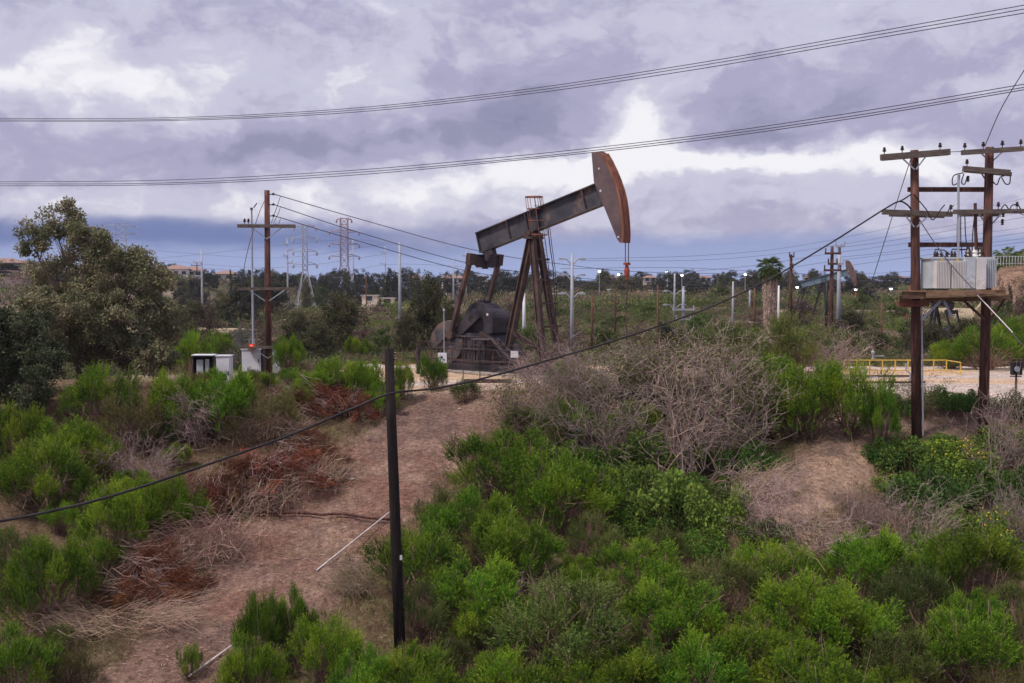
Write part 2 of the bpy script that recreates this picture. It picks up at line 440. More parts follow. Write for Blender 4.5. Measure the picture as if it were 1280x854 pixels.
def ground(px, py):
    d = ray(px, py)
    xs = d.x / d.y * _YS; zs = CAMZ + d.z / d.y * _YS
    hh = height(xs, _YS)
    i = np.argmax(hh >= zs)
    if hh[i] < zs[i]: i = len(_YS) - 1
    return Vector((xs[i], _YS[i], hh[i]))
def onground(px, Y):
    x = (px - 640) / FPX * Y * (1 / math.cos(TH)) ** 0
    return Vector((x, Y, hz_(x, Y)))

def segdist(x, y, pts_):
    best = np.full(np.shape(x), 1e9)
    for (a, b) in zip(pts_[:-1], pts_[1:]):
        vx, vy = b[0] - a[0], b[1] - a[1]
        t_ = np.clip(((x - a[0]) * vx + (y - a[1]) * vy) / (vx * vx + vy * vy), 0, 1)
        ra = a[2] + (b[2] - a[2]) * t_
        best = np.minimum(best, np.hypot(x - a[0] - vx * t_, y - a[1] - vy * t_) / ra)
    return best
# the track: centre line from pixels on the ground, half widths in metres
TRK = []
for (px, py, hw) in ((165, 900, 1.6), (228, 820, 1.9), (335, 730, 2.3), (410, 650, 2.7), (480, 590, 2.6), (530, 540, 2.7), (590, 505, 3.0)):
    g_ = ground(px, py); TRK.append((g_.x, g_.y, hw))
TRK.append((0.5, 50.5, 3.5))
SPUR = [(12.9, 42, 1.5), (11.6, 39.0, 1.5), (9.8, 36.4, 1.2), (8.2, 33.8, .8)]
def masks(x, y):
    e = .35 * fbm(x * .9, y * .9, 3)
    trk = 1 - sst(segdist(x, y, TRK) + e, .8, 1.25)
    spur = 1 - sst(segdist(x, y, SPUR) + e, .7, 1.2)
    pad = sst(y + 2 * e, 46.2, 47.4) * (1 - sst(y + 3 * e, 66, 72)) * sst(x + 2 * e, -10, -8)
    yard = sst(y + sst(x, 12, 16) * 2 + 1.5 * e, 46.2, 47) * (1 - sst(y, 61, 63)) * sst(x, 10, 13)
    return trk, spur, np.maximum(pad, yard), yard

def build_ground():
    t_ = np.linspace(-1, 1, 341); xs = np.sinh(t_ * 6.4) * 3.9
    t1 = np.linspace(-1, 1, 341)
    ys = np.concatenate([np.arange(-60, 16, 3.0), np.arange(16, 22, .5), np.arange(22, 64, .22), 64 + (np.linspace(0, 1, 210) ** 2.6) * 1500])
    X, Y = np.meshgrid(xs, ys)
    Z = height(X, Y)
    n, m = X.shape
    V = np.stack([X, Y, Z], -1).reshape(-1, 3)
    idx = np.arange(n * m).reshape(n, m)
    F = np.stack([idx[:-1, :-1], idx[:-1, 1:], idx[1:, 1:], idx[1:, :-1]], -1).reshape(-1, 4)
    me = bpy.data.meshes.new('ground')
    me.vertices.add(len(V)); me.vertices.foreach_set('co', V.reshape(-1).astype(np.float32))
    me.loops.add(F.size); me.loops.foreach_set('vertex_index', F.reshape(-1).astype(np.int32))
    me.polygons.add(len(F)); me.polygons.foreach_set('loop_start', np.arange(0, F.size, 4, dtype=np.int32))
    me.polygons.foreach_set('loop_total', np.full(len(F), 4, dtype=np.int32))
    trk, spur, pad, yard = masks(X, Y)
    far = sst(Y, 64, 80)
    def cc(*a): return np.array(S(*a)[:3])
    base = np.ones(X.shape + (3,)) * cc(104, 84, 66)
    gn = sst(fbm(X * .25, Y * .25, 4), -.1, .25)[..., None]
    base = base * (1 - .45 * gn) + cc(84, 88, 50) * .45 * gn
    fb = cc(96, 84, 66) * (1 - gn) + cc(76, 80, 50) * gn
    # dry pale clearings among the far scrub
    dry = sst(fbm(X * .03 + 9, Y * .05, 3), .26, .36)[..., None]
    fb = fb * (1 - dry) + cc(168, 150, 124) * dry
    base = base * (1 - far[..., None]) + fb * far[..., None]
    def over(b, c, mk): return b * (1 - mk[..., None]) + c * mk[..., None]
    red = sst(fbm(X * .5 + 3, Y * .5, 3) + .9 * g2(X, Y, -6.5, 37.5, 4, 5), .15, .6)
    tc_ = over(np.ones_like(base) * cc(124, 98, 87), cc(126, 86, 70), red * .45)
    pt = sst(fbm(X * 1.1 + 2, Y * 1.1, 4), -.05, .35); tc_ = over(tc_, cc(146, 123, 105), pt * .6)
    dk = sst(fbm(X * .8 - 7, Y * .8 + 4, 4), .1, .4); tc_ = over(tc_, cc(96, 76, 72), dk * .6)
    base = over(base, tc_, trk)
    sp_c = over(np.ones_like(base) * cc(158, 131, 110), cc(100, 82, 76), sst(fbm(X * .9 + 4, Y * .5, 4) + .7 * g2(X, Y, 9.6, 38, 1.1, 2.2), .12, .45) * .8)
    base = over(base, sp_c, spur)
    pc = over(np.ones_like(base) * cc(188, 170, 158), cc(196, 166, 136), sst(fbm(X * .15, Y * .5, 3), -.1, .2))
    base = over(base, pc, pad)
    bank = sst(X, 12, 14) * sst(Y, 40.5, 42) * (1 - sst(Y, 44.5, 46))
    base = over(base, cc(134, 110, 100), bank * (1 - pad))
    cl = sst(Y, 112, 114) * (1 - sst(Y, 124, 128)) * sst(X - .437 * Y, -4, 0)
    base = over(base, cc(140, 112, 94), cl)
    hl = g2(X, Y, -140, 270, 45, 50)
    base = over(base, cc(104, 84, 84), np.clip(hl * 1.4, 0, 1))
    at = me.attributes.new('col', 'FLOAT_COLOR', 'POINT')
    c4 = np.ones((n * m, 4), np.float32); c4[:, :3] = base.reshape(-1, 3)
    at.data.foreach_set('color', c4.reshape(-1))
    m_, nn, b = new_mat('earth')
    a = nn.nodes.new('ShaderNodeAttribute'); a.attribute_name = 'col'
    tcn = nn.nodes.new('ShaderNodeTexCoord')
    def nz(scale, det, rough_=.6):
        q = nn.nodes.new('ShaderNodeTexNoise'); q.inputs['Scale'].default_value = scale; q.inputs['Detail'].default_value = det; q.inputs['Roughness'].default_value = rough_
        nn.links.new(tcn.outputs['Object'], q.inputs['Vector']); return q
    f1 = nz(6.5, 9, .75); f2 = nz(1.6, 7, .7)
    hs = nn.nodes.new('ShaderNodeHueSaturation'); nn.links.new(a.outputs['Color'], hs.inputs['Color'])
    r1 = nn.nodes.new('ShaderNodeMapRange'); nn.links.new(f1.outputs['Fac'], r1.inputs[0]); r1.inputs[1].default_value = .3; r1.inputs[2].default_value = .72; r1.inputs[3].default_value = .34; r1.inputs[4].default_value = 1.75
    r2 = nn.nodes.new('ShaderNodeMapRange'); nn.links.new(f2.outputs['Fac'], r2.inputs[0]); r2.inputs[1].default_value = .3; r2.inputs[2].default_value = .7; r2.inputs[3].default_value = .66; r2.inputs[4].default_value = 1.32
    mm = nn.nodes.new('ShaderNodeMath'); mm.operation = 'MULTIPLY'; nn.links.new(r1.outputs[0], mm.inputs[0]); nn.links.new(r2.outputs[0], mm.inputs[1])
    nn.links.new(mm.outputs[0], hs.inputs['Value'])
    # small pale pebbles
    vo = nn.nodes.new('ShaderNodeTexVoronoi'); vo.inputs['Scale'].default_value = 9; nn.links.new(tcn.outputs['Object'], vo.inputs['Vector'])
    pr = nn.nodes.new('ShaderNodeMapRange'); nn.links.new(vo.outputs['Distance'], pr.inputs[0]); pr.inputs[1].default_value = .10; pr.inputs[2].default_value = .16; pr.inputs[3].default_value = 1; pr.inputs[4].default_value = 0
    sep = nn.nodes.new('ShaderNodeSeparateColor'); nn.links.new(vo.outputs['Color'], sep.inputs[0])
    gt = nn.nodes.new('ShaderNodeMath'); gt.operation = 'GREATER_THAN'; gt.inputs[1].default_value = .8; nn.links.new(sep.outputs[0], gt.inputs[0])
    pm = nn.nodes.new('ShaderNodeMath'); pm.operation = 'MULTIPLY'; nn.links.new(pr.outputs[0], pm.inputs[0]); nn.links.new(gt.outputs[0], pm.inputs[1])
    mx = nn.nodes.new('ShaderNodeMix'); mx.data_type = 'RGBA'; nn.links.new(pm.outputs[0], mx.inputs[0]); nn.links.new(hs.outputs[0], mx.inputs[6]); mx.inputs[7].default_value = S(176, 160, 148)
    nn.links.new(mx.outputs[2], b.inputs['Base Color'])
    b.inputs['Roughness'].default_value = .97; b.inputs['Specular IOR Level'].default_value = .1
    bp = nn.nodes.new('ShaderNodeBump'); bp.inputs['Strength'].default_value = .7; bp.inputs['Distance'].default_value = .10
    nn.links.new(f1.outputs['Fac'], bp.inputs['Height']); nn.links.new(bp.outputs[0], b.inputs['Normal'])
    me.materials.append(m_); me.update(calc_edges=True); me.shade_smooth()
    o = link('ground', me); T(o, kind='structure')
build_ground()
# ------------------------------------------------------------------ pumpjack
def pumpjack(loc, rz, sc, label, group, beam_m=rig_beam, head_m=rig_head, leg_m=rig_rust, detail=True, mirror=False):
    r = E('pumpjack', loc, label, 'oil pump', group, rz, sc)
    X = Vector
    # skid, plinth
    b = MB()
    for y in (-1.15, 1.15): b.box((-1.9, y, .3), (8.2, .25, .35))
    for x in (-5.9, -4.2, -2.4, -.6, 1.2, 2.1): b.box((x, 0, .3), (.2, 2.05, .3))
    b.build('skid_frame', rig_dark, r)
    b = MB(); b.box((-1.6, 0, .05), (9.4, 3.4, .16)); b.build('concrete_pad', concrete, r)
    # housing under the gear reducer, panelled, with sloping front
    b = MB(); b.prism([(-4.7, .48), (-1.25, .48), (-1.25, .9), (-2.35, 2.05), (-4.45, 2.05), (-4.7, 1.9)], -.98, .98)
    for x in (-4.35, -3.7, -3.05, -2.4, -1.75):
        for s_ in (-1, 1): b.box((x, s_ * 1.01, 1.15 if x < -2.2 else .8), (.07, .06, 1.3 if x < -2.2 else .6))
    b.box((-3.0, 0, .55), (3.6, 2.2, .1)); b.build('gearbox_plinth', rig_dark, r)
    b = MB()
    for x in (-4.0, -3.35, -2.7, -2.05):
        for s_ in (-1, 1): b.bar((x - .16, s_ * 1.045, .62), (x + .16, s_ * 1.045, 1.9 if x < -2.3 else 1.3), .03, .03)
    for z in (.62, 1.25, 1.88):
        for s_ in (-1, 1): b.box((-3.4 if z > 1.3 else -3.0, s_ * 1.06, z), (2.3 if z > 1.3 else 3.2, .05, .06))
    b.build('panel_rib', rig_beam, r)
    b = MB()
    for y in (-1.5, 1.5):
        for x in (-5.6, -4.2, -2.8, -1.4, 0, 1.3): b.cyl((x, y, .1), (x, y, 1.25), .025, n=5)
        for z in (.7, 1.25): b.tube([(-5.6, y, z), (1.3, y, z)], .022, 5)
    b.build('hand_rail', rig_rust, r)
    b = MB()
    for k in range(7): b.box((-1.05 + k * .3, -1.62, 1.75 - k * .24), (.26, .5, .04))
    b.bar((-1.2, -1.85, 1.85), (.95, -1.85, .15), .04, .12); b.bar((-1.2, -1.4, 1.85), (.95, -1.4, .15), .04, .12); b.box((-1.9, -1.62, 1.8), (1.2, .55, .05)); b.build('stair', rig_beam, r)
    # gear reducer
    g_ = MB()
    prof = []
    for k in range(13):
        a_ = math.pi * k / 12; prof.append((-3.3 + .88 * math.cos(a_), 2.75 + .88 * math.sin(a_)))
    g_.prism([(-4.15, 2.06)] + prof[::-1] + [(-2.45, 2.06)], -.55, .55)
    for kx in (-4.05, -3.75, -3.45, -3.15, -2.85, -2.55): g_.cyl((kx, -.70, 2.74), (kx, -.64, 2.74), .045, n=6)
    g_.box((-3.3, 0, 3.66), (.5, .5, .12)); g_.cyl((-3.3, 0, 3.66), (-3.3, 0, 3.86), .06, n=6)
    g_.prism([(-4.22, 2.68), (-2.38, 2.68), (-2.38, 2.8), (-4.22, 2.8)], -.66, .66)
    pr = []
    for k in range(13):
        a_ = math.pi * k / 12; pr.append((-2.72 + .62 * math.cos(a_), 2.7 + .62 * math.sin(a_)))
    g_.prism([(-3.3, 2.07)] + pr[::-1] + [(-2.12, 2.07)], -.72, .72)
    gb = g_.build('gear_reducer', rig_dark, r)
    b = MB(); b.cyl((-3.3, -1.05, 2.8), (-3.3, 1.05, 2.8), .17, n=12); b.build('crank_shaft', rig_rust, gb)
    b = MB();     b.prism([(-2.5, 2.95), (-2.38, 2.95), (-2.38, 3.07), (-2.5, 3.07)], -.735, -.722); b.build('notice_plate', paper, gb)
    # belt guard on the far side and motor
    b = MB(); b.prism([(-4.3, 2.2), (-3.2, 1.9), (-2.6, 2.2), (-2.7, 2.9), (-3.6, 3.4), (-4.5, 3.0)], .78, 1.0); b.build('belt_guard', rig_dark, r)
    b = MB(); b.lathe((-5.4, .5, 1.15), [(.05, -.5), (.36, -.45), (.38, .35), (.2, .5), (.08, .52)], 12, 'x'); b.box((-5.4, .5, .62), (1.0, .7, .35)); b.build('motor', rig_dark, r)
    # cranks with counterweights
    tip = X((-5.22, 0, 1.3)); sh = X((-3.3, 0, 2.8)); d = (tip - sh).normalized(); n_ = X((-d.z, 0, d.x))
    for s_ in (-1, 1):
        b = MB(); y = s_ * .92
        a0 = sh - d * .45; a1 = tip + d * .15
        def q(p, w_): return [(p.x + n_.x * w_, p.z + n_.z * w_), (p.x - n_.x * w_, p.z - n_.z * w_)]
        p0 = q(a0, .30); p1 = q(a1, .24)
        b.prism([p0[0], p1[0], p1[1], p0[1]], y - .13, y + .13)
        ck = b.build('crank', rig_dark, r)
        for k in (-1, 1):
            cn = tip - d * .35 + n_ * k * .56
            cw = MB(); poly = []
            for j in range(18):
                a_ = 2 * math.pi * j / 18
                rr = .84; uu = math.cos(a_) * rr * 1.12; vv = math.sin(a_) * rr * .62
                if k * vv < -.3: vv = -k * .3
                p = cn + d * uu + n_ * vv
                poly.append((p.x, p.z))
            cw.prism(poly, y - s_ * .0 - .24, y + .24)
            c1 = cn - d * .3; cw.cyl((c1.x, y - .28, c1.z), (c1.x, y + .28, c1.z), .07, n=8)
            c1 = cn + d * .4; cw.cyl((c1.x, y - .28, c1.z), (c1.x, y + .28, c1.z), .07, n=8)
            cwo = cw.build('counterweight', rig_beam, ck)
    # pitman arms and equalizer
    eq = X((-3.24, 0, 5.95))
    for s_ in (-1, 1):
        b = MB(); lo = X((-4.57, s_ * 1.18, 1.95)); hi = X((-3.24, s_ * 1.12, 5.85))
        b.bar(lo, hi, .17, .26, X((0, 1, 0))); b.cyl(lo - X((0, .18, 0)), lo + X((0, .18, 0)), .24, n=12)
        b.bar(hi - X((.05, 0, .3)), hi + X((.04, 0, .28)), .3, .36, X((0, 1, 0))); b.build('pitman_arm', leg_m, r)
    b = MB(); b2 = [(-1.0, 6.03), (1.0, 6.03), (1.0, 5.86), (.55, 5.42), (-.55, 5.42), (-1.0, 5.86)]
    vs = [(-3.24 - .12, y, z) for y, z in b2] + [(-3.24 + .12, y, z) for y, z in b2]
    b.add(vs, [tuple(reversed(range(6))), tuple(range(6, 12))] + [(i, (i + 1) % 6, (i + 1) % 6 + 6, i + 6) for i in range(6)])
    b.box((-3.24, 0, 6.06), (.4, 2.0, .06)); b.box((-3.24, 0, 5.7), (.34, .1, .7)); b.build('equalizer', rig_dark, r)
    # walking beam: I section, tilted
    th = math.atan(.275); R = Matrix.Rotation(-th, 3, 'Y'); cz = 7.7
    def bp(a_, y, z): v = R @ X((a_, 0, z)); return X((v.x, y, cz + v.z))
    b = MB()
    def rbox(a0, a1, y0, y1, z0, z1):
        vs = [bp(a, y, z) for z in (z0, z1) for (a, y) in ((a0, y0), (a1, y0), (a1, y1), (a0, y1))]
        b.add(vs, [(3, 2, 1, 0), (4, 5, 6, 7), (0, 1, 5, 4), (1, 2, 6, 5), (2, 3, 7, 6), (3, 0, 4, 7)])
    A0, A1, HH = -3.75, 4.75, .5
    rbox(A0, A1, -.03, .03, -HH, HH)
    rbox(A0, A1, -.22, .22, HH, HH + .05); rbox(A0, A1, -.22, .22, -HH - .05, -HH)
    for a in (A0 + .02, -1.6, -.35, .35, 3.3): rbox(a, a + .04, -.2, .2, -HH + .002, HH - .002)
    for a in (A0 + .3, A0 + .55, A0 + .8, -.9, -.6, .6, .9, 3.9, 4.15, 4.4):
        for z in (-.4, .4):
            p = bp(a, -.03, z); b.cyl((p.x, -.03, p.z), (p.x, -.07, p.z), .035, n=5)
    wb = b.build('walking_beam', beam_m, r)
    b = MB(); rbox(A0 + .2, A0 + .85, -.18, .18, -HH - .35, -HH - .052)
    p = bp(A0 + .5, 0, -HH - .45); b.cyl((p.x, -.3, p.z), (p.x, .3, p.z), .17, n=12); b.box((p.x, 0, (p.z + 6.0) / 2), (.3, .3, abs(p.z - 6.0) + .3)); b.build('tail_bearing', rig_dark, r)
    b = MB(); b.box((0, 0, 7.0), (.75, .6, .18)); b.cyl((0, -.42, 7.12), (0, .42, 7.12), .13, n=12); b.box((0, 0, 6.86), (.55, .95, .1)); b.build('saddle_bearing', leg_m, r)
    # horse head
    near = [(4.30, 10.73), (4.55, 10.36), (4.84, 9.85), (5.05, 9.42), (5.23, 8.97), (5.37, 8.5), (5.46, 8.0), (5.53, 7.4), (5.56, 6.9), (5.54, 6.48), (5.36, 6.48), (5.2, 6.66), (4.25, 8.61), (3.86, 9.40), (3.72, 10.77), (4.1, 10.80)]
    b = MB(); b.prism(near, -.25, -.22); b.prism(near, .22, .25)
    inner = [(x - .12, z) if i < 10 else (x + .1, z) for i, (x, z) in enumerate(near)]
    b.prism(inner, -.218, .218)
    hd = b.build('horse_head', head_m, r)
    b = MB()
    arc = near[:10]
    for k in range(len(arc) - 1):
        (x0, z0), (x1, z1) = arc[k], arc[k + 1]
        for (y0, y1, o) in ((-.29, -.20, .05), (.20, .29, .05), (-.12, -.06, .03), (.06, .12, .03), (-.2, .2, .012)):
            vs = [(x0 - .06, y0, z0), (x0 + o, y0, z0), (x1 + o, y0, z1), (x1 - .06, y0, z1), (x0 - .06, y1, z0), (x0 + o, y1, z0), (x1 + o, y1, z1), (x1 - .06, y1, z1)]
            b.add(vs, [(0, 1, 2, 3), (7, 6, 5, 4), (1, 5, 6, 2), (0, 4, 5, 1), (3, 2, 6, 7), (0, 3, 7, 4)])
    b.build('cable_track', rig_orange, hd)
    b = MB(); b.cyl((5.28, -.26, 6.75), (5.28, -.255, 6.75), .05, n=8); b.cyl((4.25, -.256, 8.95), (4.25, -.25, 8.95), .06, n=8); b.cyl((4.15, -.256, 10.0), (4.15, -.25, 10.0), .05, n=8); b.build('bolt', paper, hd)
    # bridle and rod
    b = MB()
    for y in (-.13, .13): b.cyl((5.6, y, 6.5), (5.6, y, 5.55), .022, n=5)
    b.build('bridle_cable', cable_m, r)
    b = MB(); b.box((5.6, 0, 5.5), (.16, .36, .12)); b.cyl((5.6, 0, 5.45), (5.6, 0, 5.2), .07, .13, 8); b.cyl((5.6, 0, 5.2), (5.6, 0, 4.95), .14, .12, 8); b.cyl((5.6, 0, 4.95), (5.6, 0, 4.75), .08, .06, 8); b.build('rod_clamp', red_paint, r)
    b = MB(); b.cyl((5.6, 0, 4.8), (5.6, 0, 1.2), .035, n=6); b.build('polished_rod', rig_rust, r)
    b = MB(); b.lathe((5.6, 0, 0), [(.25, 0), (.25, .5), (.15, .52), (.15, .9), (.22, .92), (.22, 1.1), (.1, 1.15), (.08, 1.5)], 10); b.bar((5.6, 0, .7), (6.4, .3, .7), .12, .12); b.build('wellhead', rig_dark, r)
    # samson post
    for (bx, by, bz, w_) in ((-1.85, 0, .5, .36), (1.2, -.68, .4, .26), (1.2, .68, .4, .26)):
        b = MB(); lo = X((bx, by, bz)); hi = X((bx * .09, by * .35, 6.82))
        for (o1, o2, a, c) in ((0, 0, w_ * .35, .06), (0, 1, w_, .05), (0, -1, w_, .05)):
            off = X((o2 * .13 if bx > 0 else o2 * .14, 0, 0))
            b.bar(lo + off, hi + off, a if o2 == 0 else w_, .24 if o2 == 0 else .045, X((1, 0, 0.001)))
        b.box(lo - X((0, 0, .03)), (.5, .5, .1))
        b.build('post_leg', leg_m, r)
    for k, t_ in enumerate((.12, .32, .5, .68, .84)):
        z = .4 + 6.42 * t_; x = 1.2 * (1 - .91 * t_) + .16; yy = .68 * (1 - .65 * t_)
        b = MB(); b.bar((x, -yy, z), (x + .05, yy + .3, z), .12, .1); b.build('cross_brace', leg_m, r)
    # ladder with cage up the front of the post
    b = MB()
    def lp(z): t_ = (z - .4) / 6.42; return X((1.42 * (1 - .80 * t_) + .2, 0, z))
    for y in (-.2, .2): b.tube([lp(.5) + X((0, y, 0)), lp(8.9) + X((.1, y, 0))], .022, 5)
    for k in range(26):
        p = lp(.7 + k * .31); b.cyl(p + X((0, -.2, 0)), p + X((0, .2, 0)), .014, n=4)
    ld = b.build('ladder', leg_m, r)
    b = MB()
    hoops = (7.0, 7.7, 8.3, 8.9)
    for hz0 in hoops:
        c0 = lp(hz0); ring = [c0 + X((.05 - .05 * math.cos(a) + .42 * math.sin(a) - .0, .38 * math.cos(a), 0)) for a in [math.pi * j / 10 - .15 for j in range(0, 12)]]
        ring = [c0 + X((-.1 + .45 * math.cos(2 * math.pi * j / 14), .42 * math.sin(2 * math.pi * j / 14), 0)) for j in range(15)]
        b.tube(ring, .03 if hz0 > 8.8 else .02, 4, False)
    for j in range(0, 14, 2):
        o = X((-.1 + .45 * math.cos(2 * math.pi * j / 14), .42 * math.sin(2 * math.pi * j / 14), 0))
        b.tube([lp(7.0) + o, lp(8.9) + o], .018, 4)
    b.build('ladder_cage', rig_orange if detail else leg_m, ld)
    # sloping side braces down from the plinth and walkway
    for y in (-1.25, 1.25):
        b = MB(); b.bar((-2.5, y, 2.05), (1.1, y, .45), .12, .26)
        b.bar((1.1, y, .5), (1.1, y, .2), .2, .2); b.build('side_brace', leg_m, r)
    # brake cable hanging beside ladder
    if detail:
        b = MB(); pts_ = [(1.0 - .5 * k / 8 + .12, .62 + .02 * math.sin(k), 6.9 - 5.6 * k / 8) for k in range(9)]
        pts_ = [(.55, .42, 7.6), (.62, .5, 6.6), (.78, .58, 5.4), (.85, .6, 4.2), (.95, .64, 3.0)]
        b.tube(pts_, .025, 5); b.tube([(x + .12, y, z) for x, y, z in pts_], .018, 5); b.build('brake_cable', cable_m, r)
    return r
PZ = 5.6
pj = pumpjack((1.08, 55.0, PZ - .05), rad(-40), 1.0, 'large rusty nodding pumpjack with tall horse head in the middle of the clearing', 'oil pumpjacks')
d2 = P(1035, 405, 150)
pumpjack((onground(1028, 150).x, 150, 4.85), rad(-28), .80, 'blue-grey beamed pumpjack standing far behind the shaggy palm trunk', 'oil pumpjacks', blue_beam, rig_head, rig_dark, False)
pumpjack((onground(1169, 96).x, 96, 4.5), rad(180 + 22), .56, 'small dark pumpjack facing left half hidden behind the raised transformer', 'oil pumpjacks', rig_dark, rig_dark, rig_dark, False)

# ------------------------------------------------------------------ things round the pump
def post(name, base, top, r0, r1, mat, label, cat, group=None, n=8):
    base = Vector(base); top = Vector(top)
    b = MB(); b.tube([Vector((0, 0, -.3)), (top - base) * .5, top - base], [r0, (r0 + r1) / 2, r1], n)
    o = b.build(name, mat, None, True); o.location = base
    return T(o, label, cat, group)
# wire mesh guard fence around the pump
gf = E('guard_fence', (0, 0, 0), 'thin wire guard fence with posts around the large pumpjack base', 'fence')
c_ = [P(521, 470, 56.5), P(600, 476, 51.8), P(690, 470, 51.8), P(716, 452, 58)]
zs0 = 5.5
b = MB(); rails = MB()
for (a, e_) in zip(c_[:-1], c_[1:]):
    n_ = max(2, int((e_ - a).length / 1.2))
    for k in range(n_ + 1):
        p = a.lerp(e_, k / n_); rails.cyl((p.x, p.y, zs0), (p.x, p.y, zs0 + 1.75), .025, n=5)
    for z in (.3, .9, 1.72): rails.bar((a.x, a.y, zs0 + z), (e_.x, e_.y, zs0 + z), .02, .025)
    m_ = int((e_ - a).length / .22)
    for k in range(m_):
        p = a.lerp(e_, k / m_); b.cyl((p.x, p.y, zs0 + .3), (p.x, p.y, zs0 + 1.72), .006, n=3, caps=False)
rails.build('rail', rig_rust, gf); b.build('wire_panel', rig_rust, gf)
s_ = E('notice_sign', P(643, 443, 51.75), 'small blank white notice wired to the pump guard fence', 'sign')
MB().box((0, 0, 0), (.36, .03, .32)).build('panel', paper, s_); MB().box((0, .02, 0), (.40, .02, .04)).build('clip', rig_dark, s_)
# white control box with tall mast
bx = P(553, 470, 50.5); bx.z = 5.5
cb = E('control_box', bx, 'small white control box on a thin mast beside the counterweights', 'electrical box')
MB().cyl((0, 0, -.2), (0, 0, 1.0), .05).build('stand', galv, cb)
MB().box((0, 0, 1.2), (.4, .22, .46)).build('housing', white_paint, cb)
MB().box((-.03, -.12, 1.24), (.1, .02, .1)).box((.08, -.12, 1.13), (.07, .02, .05)).build('meter_window', black_p, cb)
MB().cyl((.08, 0, 1.43), (.08, 0, 3.35), .022, n=6).lathe((.08, 0, 3.35), [(.03, 0), (.06, .03), (.05, .1), (.01, .13)], 8).build('mast', galv, cb)
# dark gate post and rails left of pump
g_ = E('pipe_railing', (P(523, 455, 56).x, 56, 5.5), 'dark pipe railing left of the pump counterweights', 'railing')
MB().cyl((0, 0, 0), (0, 0, 1.35), .09).cyl((1.0, .2, 0), (1.0, .2, 1.3), .05).build('post', rig_dark, g_)
MB().bar((0, 0, 1.3), (1.6, .3, 1.3), .06, .07).bar((0, 0, .8), (1.6, .3, .8), .05, .05).build('rail', rig_dark, g_)
# low steel beam lying in front of pump
bm = P(610, 474, 50.6); bm.z = 5.62
o = MB().box((0, 0, 0), (2.2, .2, .18)).box((0, -.14, -.06), (2.2, .08, .05)).build('steel_beam', rig_rust, None, loc=bm)
T(o, 'rusty steel beam lying on the pad in front of the pumpjack', 'beam')

# ------------------------------------------------------------------ insulators and cross arms
def insul(parent, p, s_=1.0, name='insulator'):
    b = MB(); b.cyl((0, 0, 0), (0, 0, .12 * s_), .02 * s_, n=5); b.lathe((0, 0, .12 * s_), [(.05 * s_, 0), (.10 * s_, .03 * s_), (.05 * s_, .06 * s_), (.085 * s_, .09 * s_), (.05 * s_, .13 * s_), (.06 * s_, .18 * s_), (.02, .2 * s_)], 8)
    return b.build(name, porcelain, parent, loc=p)
def crossarm(parent, p, half, d, w_=.13, mat=arm_wood, off=0.0, ins=(), drop=.75, brace=True, double=False):
    """p centre (local), d unit direction"""
    d = Vector(d).normalized(); s_ = Vector((-d.y, d.x, 0)) * -.22
    c = Vector(p) + s_ + d * off
    b = MB(); b.bar(c - d * half, c + d * half, w_, w_ * 1.1)
    if double: b.bar(c - d * half - s_ * 2, c + d * half - s_ * 2, w_, w_ * 1.1)
    o = b.build('crossarm', mat, parent)
    for t_ in ins: insul(o, c + d * half * t_ + Vector((0, 0, w_ * .5)))
    if brace:
        for k in (-1, 1):
            b = MB(); b.bar(c + d * k * min(half * .55, .85) - Vector((0, 0, .05)), Vector(p) + s_ * .8 - Vector((0, 0, drop)), .03, .045); b.build('arm_brace', galv if mat is arm_wood else mat, parent)
    return c

# ------------------------------------------------------------------ left utility pole
pb = onground(335, 60); pt = P(335, 238, 60)
lp_ = E('utility_pole', pb, 'brown wooden utility pole with three crossarms above the white cabinets', 'utility pole')
H = pt.z - pb.z
MB().tube([(0, 0, -.5), (0, 0, H * .5), (.02, 0, H)], [.19, .17, .145], 12).build('pole', pole_wood, lp_, True)
def lz(py): return P(335, py, 60).z - pb.z
sx_ = 60 / FPX
crossarm(lp_, (0, 0, lz(283)), 1.55, (1, .1, 0), .17, ins=(-.75, -.62), drop=.7)
crossarm(lp_, (0, 0, lz(361)), 1.55, (1, .1, 0), .14, drop=-.0, brace=False)
for k in (-1, 1): MB().bar((k * .95, -.25, lz(363)), (k * .12, -.2, lz(376)), .03, .05).build('arm_brace', galv, lp_)
crossarm(lp_, (0, 0, lz(434)), 1.5, (1, .1, 0), .13, drop=.6)
crossarm(lp_, (0, 0, lz(468)), 1.45, (1, .1, 0), .13, drop=.5)
for py in (243, 256, 270):
    b = MB(); z = lz(py); b.box((.22, 0, z), (.2, .06, .05)); b.lathe((.36, 0, z - .05), [(.03, 0), (.08, .03), (.04, .06), (.08, .09), (.03, .13)], 8); b.build('insulator_bracket', porcelain, lp_)
for k, (py, ex) in enumerate(((243, 1.05), (256, 1.1), (270, 1.2))):
    z = lz(py); zz = lz(283)
    b = MB(); b.tube([(.36, 0, z), (.75, 0, z - .1), (.62, 0, z - .5), (.25 + .1 * k, -.1, zz + .15)], .016, 4); b.build('jumper_wire', cable_m, lp_)
# pale conduit mast standing beside the pole
mb = onground(316, 61.3); mtp = P(316, 262, 61.3)
ms_ = E('conduit_mast', mb, 'slender white conduit mast rising just left of the brown utility pole', 'mast')
hh = mtp.z - mb.z
MB().tube([(0, 0, -.2), (0, 0, hh * .5), (0, 0, hh)], [.07, .06, .05], 8).build('tube', galv_pole, ms_)
MB().box((0, 0, hh + .04), (.12, .12, .12)).cyl((.12, 0, hh + .1), (.3, 0, hh + .35), .03).build('cap', porcelain, ms_)
